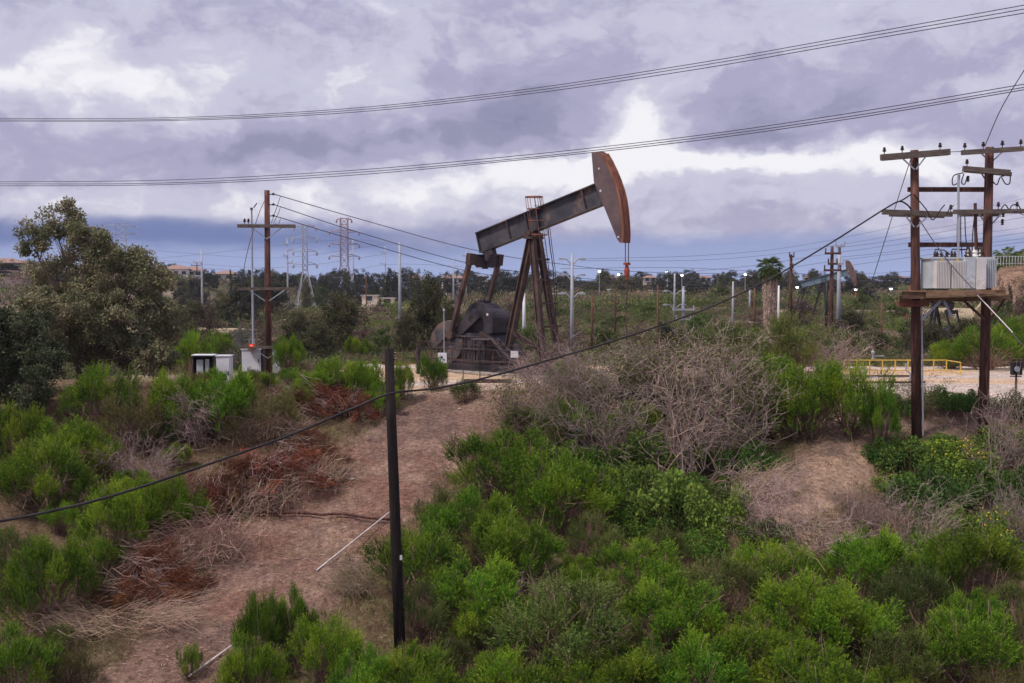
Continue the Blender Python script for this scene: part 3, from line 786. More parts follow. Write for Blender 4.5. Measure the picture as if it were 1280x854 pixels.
# white cabinets
def cabinet(px, py, Y, w_, h_, d_, label, parts=0, base=None, grp=None):
    p = onground(px, Y); p.z = P(px, py, Y).z
    r = E('electrical_cabinet', p, label, 'cabinet', grp)
    MB().box((0, 0, h_ / 2), (w_, d_, h_)).build('housing', white_paint, r)
    MB().box((0, 0, h_ + .03), (w_ + .08, d_ + .08, .05)).build('lid', white_paint, r)
    if parts >= 1:
        MB().box((w_ * .18, -d_ / 2 - .012, h_ * .5), (w_ * .5, .02, h_ * .86)).build('door', white_paint, r)
        MB().box((w_ * .38, -d_ / 2 - .035, h_ * .5), (.04, .03, .2)).build('handle', black_p, r)
    return r
c1 = cabinet(315, 464, 60.75, 1.05, 1.2, .6, 'white metal cabinet hung at the foot of the brown utility pole, red lamp above', 1)
MB().box((.58, -.02, .6), (.1, .55, 1.3)).build('side_frame', black_p, c1)
for k in (-1, 1): MB().box((k * .4, 0, -.35), (.07, .5, .7)).build('leg', galv, c1)
c2 = cabinet(346, 466, 60.9, .45, 1.35, .4, 'narrow white cabinet just right of the brown utility pole', 1)
MB().box((0, 0, -.3), (.3, .3, .6)).build('stand', galv, c2)
c3 = cabinet(280, 487, 57.2, .72, 1.75, .6, 'white upright cabinet with its plain door showing above the bushes', 1)
c4 = E('equipment_shed', onground(255, 57.7), 'open fronted dark framed box with pale panels left of the white cabinet', 'shed')
c4.location.z = P(255, 485, 57.7).z
MB().box((0, .25, .85), (1.0, .06, 1.7)).build('back_panel', black_p, c4)
for k in (-1, 1): MB().box((k * .52, 0, .85), (.07, .6, 1.7)).build('side_panel', black_p, c4)
MB().box((0, -.05, 1.75), (1.15, .8, .05)).build('roof', white_paint, c4)
MB().box((-.2, -.15, 1.1), (.32, .2, .8)).box((.18, -.1, 1.15), (.2, .2, .75)).build('meter_box', xf_grey, c4)
rl = E('warning_light', P(315, 433, 60.3), 'glowing red warning light on top of the white cabinet', 'light')
MB().box((0, 0, -.02), (.42, .24, .3)).build('lamp_housing', red_paint, rl)
MB().lathe((.0, -.14, 0), [(.09, -.03), (.085, 0), (.04, .04)], 10, 'y').build('lamp_lens', lamp_red, rl)
MB().cyl((-.15, 0, .1), (-.15, 0, .36), .015, n=4).cyl((.15, 0, .1), (.15, 0, .36), .015, n=4).bar((-.5, 0, .36), (.5, 0, .36), .02, .02).build('bracket', galv, rl)

# ------------------------------------------------------------------ near dark pole
nb = ground(500, 812); 
ntp = P(486, 436, nb.y)
np_ = E('stub_pole', nb, 'dark creosoted pole with a cut top standing alone in the foreground', 'utility pole')
dv = ntp - nb
MB().tube([-dv * .05, dv * .33, dv * .66, dv], [.150, .140, .128, .115], 12).build('pole', dark_wood, np_, True)
for (t_, k) in ((.985, 1), (.955, -1), (.965, 1)):
    MB().cyl(dv * t_ + Vector((k * .08, 0, 0)), dv * t_ + Vector((k * .19, -.02, .01)), .022, n=6).build('bolt', porcelain, np_)
MB().cyl(dv + Vector((-.02, 0, -.02)), dv + Vector((.0, 0, .1)), .02, n=5).build('bolt', porcelain, np_)
MB().box(dv * .31 + Vector((.12, -.08, 0)), (.06, .05, .12)).build('tag', paper, np_)
print('nearpole', tuple(nb))

# ------------------------------------------------------------------ H frame with transformer
YA, YB = 41.0, 40.6
ab = onground(1149, YA); at_ = P(1143, 188, YA); bb = onground(1232, YB); bt = P(1237, 184, YB)
hf = E('transformer_pole_frame', (ab + bb) / 2, 'pair of tall brown wooden poles joined by beams and a timber platform', 'utility pole')
o0 = (ab + bb) / 2
def hl(px, py, Y=41.0): return P(px, py, Y) - o0
for (base, top) in ((ab, at_), (bb, bt)):
    MB().tube([base - o0 - Vector((0, 0, .5)), (base + top) / 2 - o0, top - o0], [.19, .175, .15], 12).build('pole', pole_wood, hf, True)
def arm(x0, y0, x1, y1, Y=40.75, w_=.15, mat=arm_wood, ins=(), Y1=None, name='crossarm', h=None):
    a = hl(x0, y0, Y); e_ = hl(x1, y1, Y if Y1 is None else Y1)
    o = MB().bar(a, e_, w_, w_ * 1.15 if h is None else h).build(name, mat, hf)
    for t_ in ins: insul(o, a.lerp(e_, t_) + Vector((0, 0, w_ * .5)), .85)
    return o
arm(1101, 197, 1187, 190, 40.7, .19, ins=(.05, .31, .86)); arm(1103, 198, 1186, 191, 41.35, .16)
arm(1202, 191, 1279, 186, 40.3, .15, ins=(.05, .35, .66, .96))
arm(1204, 211, 1262, 216, 40.3, .17, ins=(.08,)); arm(1206, 213, 1264, 218, 40.9, .13)
arm(1135, 237, 1233, 237, 41.2, .15, pole_wood, name='tie_beam'); arm(1136, 306, 1232, 306, 41.2, .15, pole_wood, name='tie_beam')
arm(1103, 265, 1190, 268, 40.7, .16, ins=(.98,)); arm(1112, 268, 1180, 270, 41.35, .14)
arm(1192, 265, 1282, 264, 40.3, .14, ins=(.62, .88)); arm(1200, 268, 1250, 268, 40.9, .14)
for (x0, y0, x1, y1) in ((1128, 198, 1143, 212), (1157, 196, 1145, 212), (1226, 191, 1235, 200), (1253, 190, 1238, 204), (1227, 217, 1235, 230), (1132, 270, 1143, 284), (1160, 270, 1146, 284), (1224, 268, 1233, 280), (1252, 267, 1238, 282)):
    MB().bar(hl(x0, y0, 40.65), hl(x1, y1, 40.7), .03, .05).build('arm_brace', galv, hf)
# suspension insulators and loops
def loop(pts_, Y=40.4, r_=.022, name='jumper_cable', mat=cable_m):
    pp = smooth([hl(x, y, Y) for x, y in pts_]); MB().tube(pp, r_, 5).build(name, mat, hf)
def smooth(p, k=6):
    p = [Vector(q) for q in p]; out = []
    q = [p[0] * 2 - p[1]] + p + [p[-1] * 2 - p[-2]]
    for i in range(1, len(q) - 2):
        for j in range(k):
            t_ = j / k; a, b_, c, d = q[i - 1], q[i], q[i + 1], q[i + 2]
            out.append(.5 * ((2 * b_) + (-a + c) * t_ + (2 * a - 5 * b_ + 4 * c - d) * t_ * t_ + (-a + 3 * b_ - 3 * c + d) * t_ ** 3))
    out.append(p[-1]); return out
loop([(1204, 216), (1192, 220), (1191, 231), (1198, 228), (1200, 219)]); loop([(1205, 217), (1202, 228), (1206, 230), (1209, 221)])
loop([(1240, 226), (1246, 231), (1250, 222), (1255, 220)]); loop([(1252, 222), (1257, 230), (1262, 229), (1263, 219)])
loop([(1148, 250), (1142, 243), (1158, 262), (1166, 275), (1176, 262), (1181, 256)]); loop([(1183, 268), (1187, 261), (1192, 257)])
loop([(1251, 262), (1256, 256), (1261, 262)]); loop([(1262, 262), (1265, 257), (1272, 256), (1276, 262)])
for (x0, y0, x1, y1) in ((1201, 270, 1203, 327), (1206, 270, 1210, 320), (1197, 271, 1198, 327), (1219, 262, 1215, 322), (1221, 262, 1223, 315)):
    loop([(x0, y0), ((x0 + x1) / 2 - 1, (y0 + y1) / 2), (x1, y1)], 40.5, .02, 'drop_cable')
for (x, y) in ((1210, 224), (1253, 278), (1254, 268), (1207, 322)):
    MB().lathe(hl(x, y, 40.4), [(.03, -.1), (.07, -.07), (.03, -.04), (.07, 0), (.03, .04), (.07, .08), (.03, .12)], 8).build('insulator', porcelain, hf)
MB().tube([hl(1198, 218, 40.3), hl(1198, 330, 40.3)], .045, 8).build('conduit', galv_pole, hf)
MB().tube([hl(1219, 254, 40.45), hl(1220, 312, 40.45)], .06, 8).build('riser_post', pole_wood, hf)
MB().tube([hl(1152, 372, 40.75), hl(1154, 545, 40.75)], .03, 6).build('ground_conduit', galv, hf)
# platform
arm(1128, 369, 1250, 367, 39.6, .16, plat_wood, name='platform_beam', h=.27); arm(1124, 374, 1262, 372, 41.6, .16, plat_wood, name='platform_beam', h=.24)
b = MB()
for k in range(9):
    x = 1126 + k * 15; b.bar(hl(x, 364, 39.4), hl(x + 2, 364, 42.2), .4, .05)
b.build('platform_deck', plat_wood, hf)
arm(1122, 380, 1160, 379, 40.6, .2, rig_orange, name='steel_channel'); arm(1158, 369, 1256, 366, 39.3, .1, plat_wood, name='platform_beam', h=.2)
for (x0, y0, x1, y1) in ((1152, 400, 1176, 376), (1180, 376, 1190, 396), (1238, 400, 1256, 374), (1231, 400, 1205, 376)):
    MB().bar(hl(x0, y0, 40.3), hl(x1, y1, 40.2), .04, .09).build('platform_brace', galv if x0 < 1200 else pole_wood, hf)
# transformer
tb = P(1197, 362.5, 40.6)
tf = E('transformer', tb, 'large pale grey finned transformer resting on the timber platform between poles', 'transformer')
k_ = 40.6 / FPX
def tx(px): return (px - 1197) * k_
MB().box((tx(1196), .1, .6), (tx(1236) - tx(1160), 1.0, 1.08)).build('tank', xf_grey, tf)
MB().box((tx(1196), .1, 1.17), (tx(1238) - tx(1158), 1.08, .06)).build('lid', xf_grey, tf)
for (x0, x1) in ((1161, 1178.5), (1180, 1197)):
    b = MB(); n_ = 9
    for k in range(n_):
        x = tx(x0 + (x1 - x0) * (k + .5) / n_); b.box((x, -.55, .56), (.035, .3, 1.0))
    b.box((tx((x0 + x1) / 2), -.45, 1.02), (tx(x1) - tx(x0), .12, .08)).box((tx((x0 + x1) / 2), -.45, .12), (tx(x1) - tx(x0), .12, .08))
    b.build('radiator', xf_fin, tf)
b = MB()
for k in range(6): b.box((tx(1226 + k * 2.2), -.35, .62), (.03, .3, 1.05))
b.build('radiator', xf_grey, tf)
MB().box((tx(1203), -.5, .62), (tx(1210) - tx(1197), .34, 1.12)).build('control_cabinet', xf_grey, tf)
MB().box((tx(1216), -.58, .6), (tx(1222) - tx(1211), .3, 1.15)).build('side_cabinet', xf_fin, tf)
for k, x in enumerate((1166, 1170, 1174, 1182, 1187, 1192)):
    MB().lathe((tx(x), -.15 + .1 * (k % 2), 1.2), [(.05, 0), (.08, .04), (.04, .07), (.075, .11), (.04, .15), (.02, .22)], 8).build('bushing', porcelain, tf)
for k, x in enumerate((1208, 1216, 1223)):
    MB().lathe((tx(x), -.1, 1.2), [(.1, 0), (.13, .05), (.09, .12), (.12, .18), (.07, .28), (.03, .42)], 10).build('bushing', xf_fin if k == 1 else porcelain, tf)
b = MB(); b.tube([(tx(1165), -.1, 1.3), (tx(1167), -.1, 1.48), (tx(1178), -.1, 1.46), (tx(1185), -.1, 1.3)], .025, 5); b.tube([(tx(1186), -.1, 1.3), (tx(1188), -.1, 1.5), (tx(1200), -.1, 1.48), (tx(1208), -.1, 1.5)], .025, 5)
b.build('cable', cable_m, tf)
MB().box((tx(1171), -.42, 1.1), (.1, .03, .1)).box((tx(1190), -.42, 1.1), (.1, .03, .1)).build('name_plate', yellow_p, tf)

# ------------------------------------------------------------------ wires
def wire(name, pts_, r_, mat, label, cat='power line', group=None, n=5, k=10):
    pp = smooth([P(*p) for p in pts_], k); o0_ = pp[0].copy()
    o = MB().tube([q - o0_ for q in pp], r_, n).build(name, mat, None, True, o0_)
    return T(o, label, cat, group)
wire('overhead_wire', [(-30, 148, 78), (200, 147.5, 72), (420, 137, 66), (640, 114, 60), (860, 81, 55), (1060, 46, 50), (1300, 3, 45)], .020, wire_m, 'highest of the three high overhead wires crossing the upper sky', group='high overhead wires')
wire('overhead_wire', [(-30, 150, 78), (200, 149.5, 72), (420, 139.5, 66), (640, 117, 60), (860, 84.5, 55), (1060, 50, 50), (1300, 8, 45)], .020, wire_m, 'middle one of the three high overhead wires crossing the upper sky', group='high overhead wires')
wire('overhead_wire', [(-30, 151.5, 76), (200, 151, 70), (420, 142, 64), (640, 120, 58), (860, 88.5, 53), (1060, 54, 48), (1300, 13, 43)], .020, wire_m, 'lowest of the three high overhead wires crossing the upper sky', group='high overhead wires')
wire('overhead_wire', [(-30, 227.5, 78), (200, 225.5, 72), (420, 214.5, 66), (640, 195.5, 60), (860, 171, 55), (1060, 142, 50), (1300, 102, 45)], .020, wire_m, 'highest of the three wires passing just over the horse head', group='lower overhead wires')
wire('overhead_wire', [(-30, 230, 76), (200, 229, 70), (420, 217.5, 64), (640, 199, 58), (860, 174, 53), (1060, 146, 48), (1300, 106, 43)], .020, wire_m, 'middle one of the three wires passing just over the horse head', group='lower overhead wires')
wire('overhead_wire', [(-30, 232.5, 75), (200, 231, 69), (420, 220.5, 63), (640, 201, 57), (860, 177, 52), (1060, 149, 47), (1300, 109, 42)], .020, wire_m, 'lowest of the three wires passing just over the horse head', group='lower overhead wires')
NY = nb.y - .18
wire('power_cable', [(1139, 262, 40.6), (1134, 256, 40.5), (1124, 252, 40.3), (1108, 260, 40), (1070, 284, 39.3), (1030, 309, 38.5), (960, 350, 37.2), (880, 387, 35.6), (780, 422, 33.6), (690, 449, 31.8), (600, 474, 30), (540, 486, 28.8), (488, 492, NY), (440, 511, 26.9), (370, 541, 25.3), (270, 577, 23.4), (150, 617, 21.6), (60, 640, 20.4), (-30, 657, 19.3)], .029, cable_m, 'thick black cable sagging from the right poles past the dark foreground pole', 'cable', n=6, k=6)
wire('tie_wire', [(1139, 243, 40.6), (1130, 249, 40.4), (1124, 252, 40.3)], .03, porcelain, 'short strain insulator holding the thick cable to the left one of two poles', 'insulator', n=5)
# lines from the left pole running off to the right
for k, (y0, ys, lab) in enumerate(((243, (278, 312, 331, 341, 343), 'uppermost'), (256, (295, 330, 346, 353, 350), 'middle'), (270, (306, 340, 355, 360, 357), 'lowest'))):
    wire('service_wire', [(343, y0, 60), (450, ys[0] - 4, 68), (590, ys[1], 80), (700, ys[2] - 1, 92), (830, ys[3], 110), (1060, ys[4], 150)], .024, wire_m, lab + ' of the wires running right from the brown left pole', group='wires from the left pole')
wire('guy_wire', [(333, 246, 60), (322, 272, 60), (306, 330, 61), (300, 395, 62)], .018, wire_m, 'thin guy wire slanting down left from the brown left pole top', 'guy wire')
wire('guy_wire', [(1138, 200, 41), (1122, 250, 41), (1100, 320, 41.5), (1078, 392, 42), (1072, 430, 43)], .016, wire_m, 'thin guy wire falling left from the top of the left one of two poles', 'guy wire')
wire('guy_wire', [(1146, 270, 41), (1180, 320, 40), (1222, 368, 38), (1268, 420, 36), (1300, 455, 34)], .018, wire_m, 'guy wire slanting down right under the transformer platform', 'guy wire')
o = MB().tube([P(1222, 369, 38) , P(1266, 416, 36.1)], .018, 6).build('guy_guard', white_pipe); T(o, 'pale sleeve on the guy wire below the transformer platform', 'cable guard')
wire('overhead_wire', [(1285, 80, 36), (1252, 135, 38.5), (1231, 183, 40.4)], .016, wire_m, 'single wire rising to the upper right edge from the right hand pole', 'power line')
wire('overhead_wire', [(1279, 186, 40.3), (1240, 188, 40.5), (1187, 190, 40.7)], .014, wire_m, 'thin wire linking the tops of the two tall poles', 'power line')
for k, (x0, y0, x1, y1) in enumerate(((1282, 262, 1320, 240), (1282, 270, 1320, 292))):
    wire('overhead_wire', [(1262, 264, 40.3), (x0, y0, 40), (x1, y1, 39)], .016, wire_m, ('wire leaving the lower crossarm upwards', 'wire leaving the lower crossarm downwards')[k] + ' at the right edge', 'power line')
bgw = [((700, 336, 150), (860, 335, 160), (1060, 343, 180), (1300, 328, 200)), ((700, 357, 150), (900, 356, 160), (1060, 352, 170), (1300, 345, 200)),
       ((560, 352, 140), (800, 372, 150), (1000, 368, 170), (1300, 352, 200)), ((725, 324, 170), (900, 318, 190), (1040, 300, 210), (1300, 244, 240)),
       ((725, 326, 170), (900, 324, 190), (1050, 306, 210), (1300, 262, 240)), ((860, 340, 200), (960, 330, 200), (1046, 316, 210), (1300, 282, 240)),
       ((860, 346, 200), (960, 340, 200), (1046, 326, 210), (1300, 296, 240)), ((1046, 310, 210), (1120, 300, 200), (1300, 268, 190)),
       ((1046, 322, 210), (1120, 314, 200), (1300, 288, 190)), ((1046, 334, 210), (1120, 324, 200), (1300, 300, 190)), ((1060, 352, 210), (1140, 345, 200), (1300, 330, 190)),
       ((60, 300, 350), (250, 318, 330), (360, 322, 320), (480, 305, 300)), ((60, 310, 350), (250, 330, 330), (360, 334, 320), (480, 318, 300)),
       ((120, 330, 350), (250, 318, 330), (420, 300, 320), (500, 306, 300)), ((250, 335, 330), (400, 345, 320), (500, 330, 300), (715, 345, 290)), ((-30, 386, 240), (20, 387, 240), (60, 388, 240)), ((-30, 405, 230), (20, 404, 230), (60, 406, 230))]
for k, q in enumerate(bgw):
    wire('distant_wire', list(q), .028 if q[0][2] < 180 else .033, wire_m, ('long flat distant line just under the horse head, uppermost at the polished rod', 'distant line crossing just above the ridge trees behind the rod clamp', 'lowest distant line crossing behind the pump equalizer', 'distant line rising to the right edge, uppermost behind the transformer', 'distant line rising to the right edge, second behind the transformer', 'distant line from the brown twin pole rising right over the transformer lid', 'distant line passing through the middle arms of the brown twin pole', 'short distant line leaving the top of the twin poles to the right', 'short distant line leaving the middle of the twin poles to the right', 'short distant line leaving the low arms of the twin poles to the right', 'nearly level distant line right of the twin poles, lowest of them', 'distant line between the big tree and the silver pylon, upper one', 'distant line between the big tree and the silver pylon, lower one', 'distant line climbing right from behind the big tree to the pink pylon', 'lowest distant line, sagging from the hilltop pole past both pylons', 'line across the terraced slope at the left edge, upper one', 'line across the terraced slope at the left edge, lower one')[k], group='distant lines on the right' if k < 11 else 'distant lines on the left', n=3, k=5)

# ------------------------------------------------------------------ far poles
def far_pole(px, ytop, ybase, Y, r_, mat, label, arms=(), group='distant poles', name='utility_pole', curved=False, lampside=0, base=True):
    p = onground(px, Y); top = P(px, ytop, Y); h = top.z - p.z
    r = E(name, p, label, 'utility pole' if name == 'utility_pole' else 'pole', group)
    MB().tube([(0, 0, -1), (0, 0, h * .5), (0, 0, h)], [r_ * 1.25, r_, r_ * .75], 8).build('pole', mat, r, True)
    for (py, hw, side) in arms:
        z = P(px, py, Y).z - p.z; k_ = Y / FPX
        b = MB()
        if curved:
            for s_ in ((-1, 1) if side == 0 else (side,)):
                b.tube([(0, 0, z - .5), (s_ * hw * k_ * .5, 0, z), (s_ * hw * k_, 0, z + .1)], r_ * .35, 5)
                b.box((s_ * hw * k_ * .92, 0, z + .0), (.5, .12, .15))
        else:
            x0, x1 = (-hw, hw) if side == 0 else ((0, hw) if side > 0 else (-hw, 0))
            b.bar((x0 * k_, -r_ - .06, z), (x1 * k_, -r_ - .06, z), .16, .2)
            for q in (x0, x1):
                if q: b.cyl((q * k_ * .9, -r_ - .06, z), (q * k_ * .9, -r_ - .06, z + .5), .07, n=5)
        b.build('crossarm', mat if curved else mat, r)
    return r
FP = [
 (253, 312, 366, 250, .24, galv_pole, ((328, 10, -1), (345, 9, -1)), 'pale steel pole beside the left hilltop houses', False),
 (247, 328, 362, 320, .2, brown_post, ((332, 7, 0),), 'short wooden pole left of the pale steel pole near the hilltop houses', False),
 (360, 297, 378, 200, .16, galv_pole, ((298, 7, 1), (313, 7, 1), (329, 7, 1), (305, 5, -1), (320, 5, -1)), 'slim steel pole with short side arms left of the silver lattice pylon', False),
 (442, 300, 372, 330, .2, galv_pole, ((304, 6, -1), (318, 6, -1)), 'thin steel pole right behind the pink lattice pylon', False),
 (482, 308, 356, 330, .2, galv_pole, ((316, 6, -1), (330, 6, -1)), 'faint grey pole with left arms between pylon and white pole', False),
 (500, 303, 396, 125, .17, galv_pole, (), 'tall plain white steel pole left of the broad olive tree', False),
 (583, 310, 340, 240, .12, galv_pole, ((320, 5, -1),), 'faint thin pole seen just above the pitman arm', False),
 (567, 322, 375, 200, .16, galv_pole, (), 'short pale pole left of the pumpjack arms', False),
 (458, 345, 372, 200, .1, brown_post, (), 'low brown post in front of the dark trees by the pink pylon', False),
 (655, 366, 405, 120, .18, white_paint, (), 'stubby cream white post seen between the pumpjack legs', False),
 (715, 318, 438, 88, .14, galv_pole, ((324, 14, 0), (344, 14, 0), (367, 14, 0)), 'pale steel pole with three pairs of curved arms right of the pumpjack', True),
 (740, 369, 432, 95, .11, brown_post, (), 'bare brown post right of the curved arm pole', False),
 (769, 362, 420, 110, .11, pole_wood, ((380, 4, 1),), 'dark wooden post just left of the polished rod', False),
 (834, 340, 372, 250, .18, galv_pole, (), 'pale thin pole left of the pair of arm poles', False),
 (843, 342, 406, 135, .13, galv_pole, ((364, 13, 0), (381, 13, 0)), 'pale steel pole with drooping arms left one of the close pair', True),
 (854, 358, 412, 125, .18, galv_pole, ((387, 14, 0), (399, 10, 0)), 'thick pale pole with low arms right one of the close pair', False),
 (822, 356, 436, 80, .07, brown_post, (), 'thin rusty rod post amid the scrub left of the arm poles', False),
 (916, 352, 410, 115, .12, galv_pole, (), 'slim pink grey pole under the small distant palm', False),
 (937, 362, 408, 150, .14, galv_pole, (), 'short pale pole left of the brown post near the shaggy palm', False),
 (943, 357, 410, 110, .12, brown_post, (), 'brown post standing just left of the shaggy palm trunk', False),
 (973, 357, 407, 115, .12, stucco_w, (), 'cream pole with a white foot right of the shaggy palm trunk', False),
 (988, 318, 382, 125, .2, pole_wood, ((335, 2, 0), (321, 3, 0)), 'dark brown wooden pole right of the shaggy palm', False),
 (1033, 350, 412, 108, .13, black_p, (), 'black post directly before the far blue pumpjack', False),
 (1039, 308, 412, 105, .2, pole_wood, ((317, 10, 0), (330, 6, 0), (338, 11, 0)), 'brown wooden pole with small arms crossing the far blue pumpjack', False),
 (1048, 306, 409, 112, .2, galv_pole, ((308, 6, 0), (330, 5, 0)), 'white pole standing immediately right of the brown armed pole', False),
 (1091, 366, 392, 200, .18, galv_pole, ((372, 9, 0), (385, 9, 0)), 'short grey pole with two curved arm pairs right of the blue pumpjack', True),
 (1102, 378, 428, 95, .1, brown_post, (), 'rusty post in the bushes left of the tall transformer poles', False),
]
for (px, yt, yb, Y, r_, m_, arms, lab, cur) in FP: far_pole(px, yt, yb, Y, r_, m_, lab, arms, curved=cur)

def street_lamp(px, py, Y, label, side=1, r_=.09):
    p = onground(px, Y); top = P(px, py, Y); h = max(top.z - p.z, 3)
    r = E('street_lamp', p, label, 'street lamp', 'lit lamps along the ridge')
    MB().tube([(0, 0, -1), (0, 0, h)], [r_ * 1.2, r_ * .7], 6).build('pole', galv, r)
    MB().box((0, 0, h + .15), (1.0, .6, .2)).build('lamp_housing', galv, r)
    k = Y / FPX * 4.2
    MB().lathe((0, -.1, h - .0), [(.15 * k, -.34 * k), (.32 * k, -.24 * k), (.42 * k, -.08 * k), (.36 * k, .08 * k), (.18 * k, .16 * k)], 12).build('lamp_lens', lamp_white, r)
for (px, py, Y, lab) in ((749, 339, 260, 'brightest lit lamp left of the red rod clamp'), (773, 343, 320, 'smaller dim lit lamp nearest the red rod clamp'), (833, 340, 300, 'small lit lamp above the left of the pale armed poles'), (852, 344, 230, 'bright lit lamp atop the pair of pale armed poles'),
                          (931, 343, 250, 'lit lamp glowing left of the shaggy palm crown'), (955, 359, 290, 'low lit lamp beside the shaggy palm trunk'), (996, 359, 250, 'lit lamp right of the dark brown wooden pole'), (1069, 362, 250, 'lit lamp at the tip of the far blue horse head'), (1113, 361, 230, 'lit lamp low left of the tall transformer poles')):
    street_lamp(px, py, Y, lab)

# ------------------------------------------------------------------ lattice pylons
def pylon(px, ytop, Y, h, mat, label, arms, wb=5.0, wt=1.5, waist=.42, r_=.16, rz=.3, wtarm=3.2):
    p = onground(px, Y); top = P(px, ytop, Y); h = top.z - p.z
    r = E('lattice_pylon', p, label, 'pylon', 'steel pylons on the left', rz)
    lev = [0, .14, .27, waist, .52, .6, .68, .76, .84, .92, 1.0]
    def wd(t_): return wb + (wt - wb) * min(t_ / waist, 1) if t_ < waist else wt * (1 - .1 * (t_ - waist))
    cs = [(-1, -1), (1, -1), (1, 1), (-1, 1)]
    for c in cs:
        b = MB(); b.tube([(c[0] * wd(t_) / 2, c[1] * wd(t_) / 2, t_ * h) for t_ in lev], r_, 4); b.build('leg', mat, r)
    b = MB()
    for i in range(len(lev) - 1):
        w0, w1 = wd(lev[i]) / 2, wd(lev[i + 1]) / 2; z0, z1 = lev[i] * h, lev[i + 1] * h
        for k in range(4):
            a, c = cs[k], cs[(k + 1) % 4]
            b.cyl((a[0] * w0, a[1] * w0, z0), (c[0] * w1, c[1] * w1, z1), r_ * .6, n=3); b.cyl((c[0] * w0, c[1] * w0, z0), (a[0] * w1, a[1] * w1, z1), r_ * .6, n=3)
            b.cyl((a[0] * w1, a[1] * w1, z1), (c[0] * w1, c[1] * w1, z1), r_ * .6, n=3)
    b.build('lattice_bracing', mat, r)
    for (t_, ex) in arms:
        w_ = wd(t_) / 2
        for s_ in (-1, 1):
            b = MB(); z = t_ * h
            for y in (-w_, w_):
                b.cyl((s_ * w_, y, z), (s_ * ex, 0, z + .1), r_ * .7, n=4); b.cyl((s_ * w_, y, z + h * .03), (s_ * ex, 0, z + .1), r_ * .6, n=4)
            b.lathe((s_ * ex, 0, z - 1.1), [(.1, 0), (.32, .1), (.32, .9), (.1, 1.2)], 6)
            b.build('crossarm', mat, r)
    return r
pylon(431, 273, 380, 29, far_steel, 'pink grey lattice pylon with three arm levels, tallest of the left group', ((.98, 2.6), (.82, 5.2), (.66, 5.2), (.50, 5.2)), 7.5, 2.6, .38, .13)
pylon(382, 281, 300, 24, far_steel2, 'slender silver lattice pylon between the brown pole and the pink pylon', ((.98, 3.0), (.85, 3.2), (.71, 3.2), (.57, 3.2)), 6.0, 1.3, .5, .10)
pylon(153, 279, 420, 26, far_steel2, 'faint pale lattice pylon showing above the big left tree', ((.95, 6.0), (.85, 6.0)), 8, 4, .3, .10)

# ------------------------------------------------------------------ houses
def house(px, ybase, Y, w_, d_, h_, label, wall, rf, rz=0.0, wins=3, group='hillside houses', flat=False, zo=None, cat='house'):
    p = P(px, ybase, Y)
    r = E('house', p, label, cat, group, rz)
    MB().box((0, 0, h_ / 2 - 1.5), (w_, d_, h_ + 3)).build('wall', wall, r)
    if flat: MB().box((0, 0, h_ + .1), (w_ + .5, d_ + .5, .25)).build('roof', rf, r)
    else:
        ov = .6; hr = d_ * .22
        b = MB(); vs = [(-w_ / 2 - ov, -d_ / 2 - ov, h_), (w_ / 2 + ov, -d_ / 2 - ov, h_), (w_ / 2 + ov, d_ / 2 + ov, h_), (-w_ / 2 - ov, d_ / 2 + ov, h_), (-w_ / 2 + d_ * .35, 0, h_ + hr), (w_ / 2 - d_ * .35, 0, h_ + hr)]
        b.add(vs, [(0, 1, 5, 4), (1, 2, 5), (2, 3, 4, 5), (3, 0, 4), (3, 2, 1, 0)]); b.build('roof', rf, r)
    for k in range(wins):
        x = -w_ / 2 + w_ * (k + .5) / wins
        f = MB().box((x, -d_ / 2 - .03, h_ * .55), (1.5, .08, 1.3)).build('window', white_paint, r)
        MB().box((x, -d_ / 2 - .08, h_ * .55), (1.25, .06, 1.05)).build('pane', glass_d, f)
    return r
house(8, 338, 300, 8, 6, 2.0, 'cream house at the far left edge beside a slim palm', stucco, rooft, .1)
house(29, 339, 310, 5, 5, 2.0, 'small tan house right of the slim left palm', stucco, rooft, .1, 2)
house(222, 347, 345, 7, 6, 2.6, 'pale two level house with pinkish walls on the left hilltop', stucco_w, rooft, .15)
house(242, 347, 350, 6.5, 6, 2.2, 'long white house right of the pinkish hilltop house', stucco_w, rooft, .1)
house(283, 351, 360, 6, 5, 2.2, 'half hidden pinkish house among left ridge trees', stucco, rooft, -.1, 2)
house(463, 376, 230, 3.2, 3, 1.0, 'low pale shed below the pink pylon', stucco, concrete, 0, 1, flat=True, cat='shed')
house(485, 379, 225, 2.6, 2.5, .9, 'small flat tan shed right of the low pale shed', stucco, concrete, 0, 1, flat=True, cat='shed')
house(566, 356, 330, 6, 5, 2.0, 'tan house on the ridge just left of the pitman arm', stucco, rooft, .2)
house(690, 374, 300, 6, 4, 1.4, 'low white building on the slope left of the red clamp', stucco_w, stucco_w, 0, 2, flat=True, cat='building')
house(778, 368, 320, 8, 4, 1.3, 'low white building on the slope behind the polished rod', stucco_w, stucco_w, 0, 2, flat=True, cat='building')
house(831, 374, 290, 7, 4, 2.2, 'bluish white building under the pale thin pole', stucco_w, stucco_w, 0, 2, flat=True, cat='building')
house(1293, 335, 140, 5.0, 5, 1.3, 'cream house with tiled roof on top of the right bluff', stucco, rooft, .1, 2)
house(1185, 398, 170, 2.4, 2, 1.2, 'small white shed in the scrub beneath the transformer', stucco_w, stucco_w, 0, 1, flat=True, cat='shed')
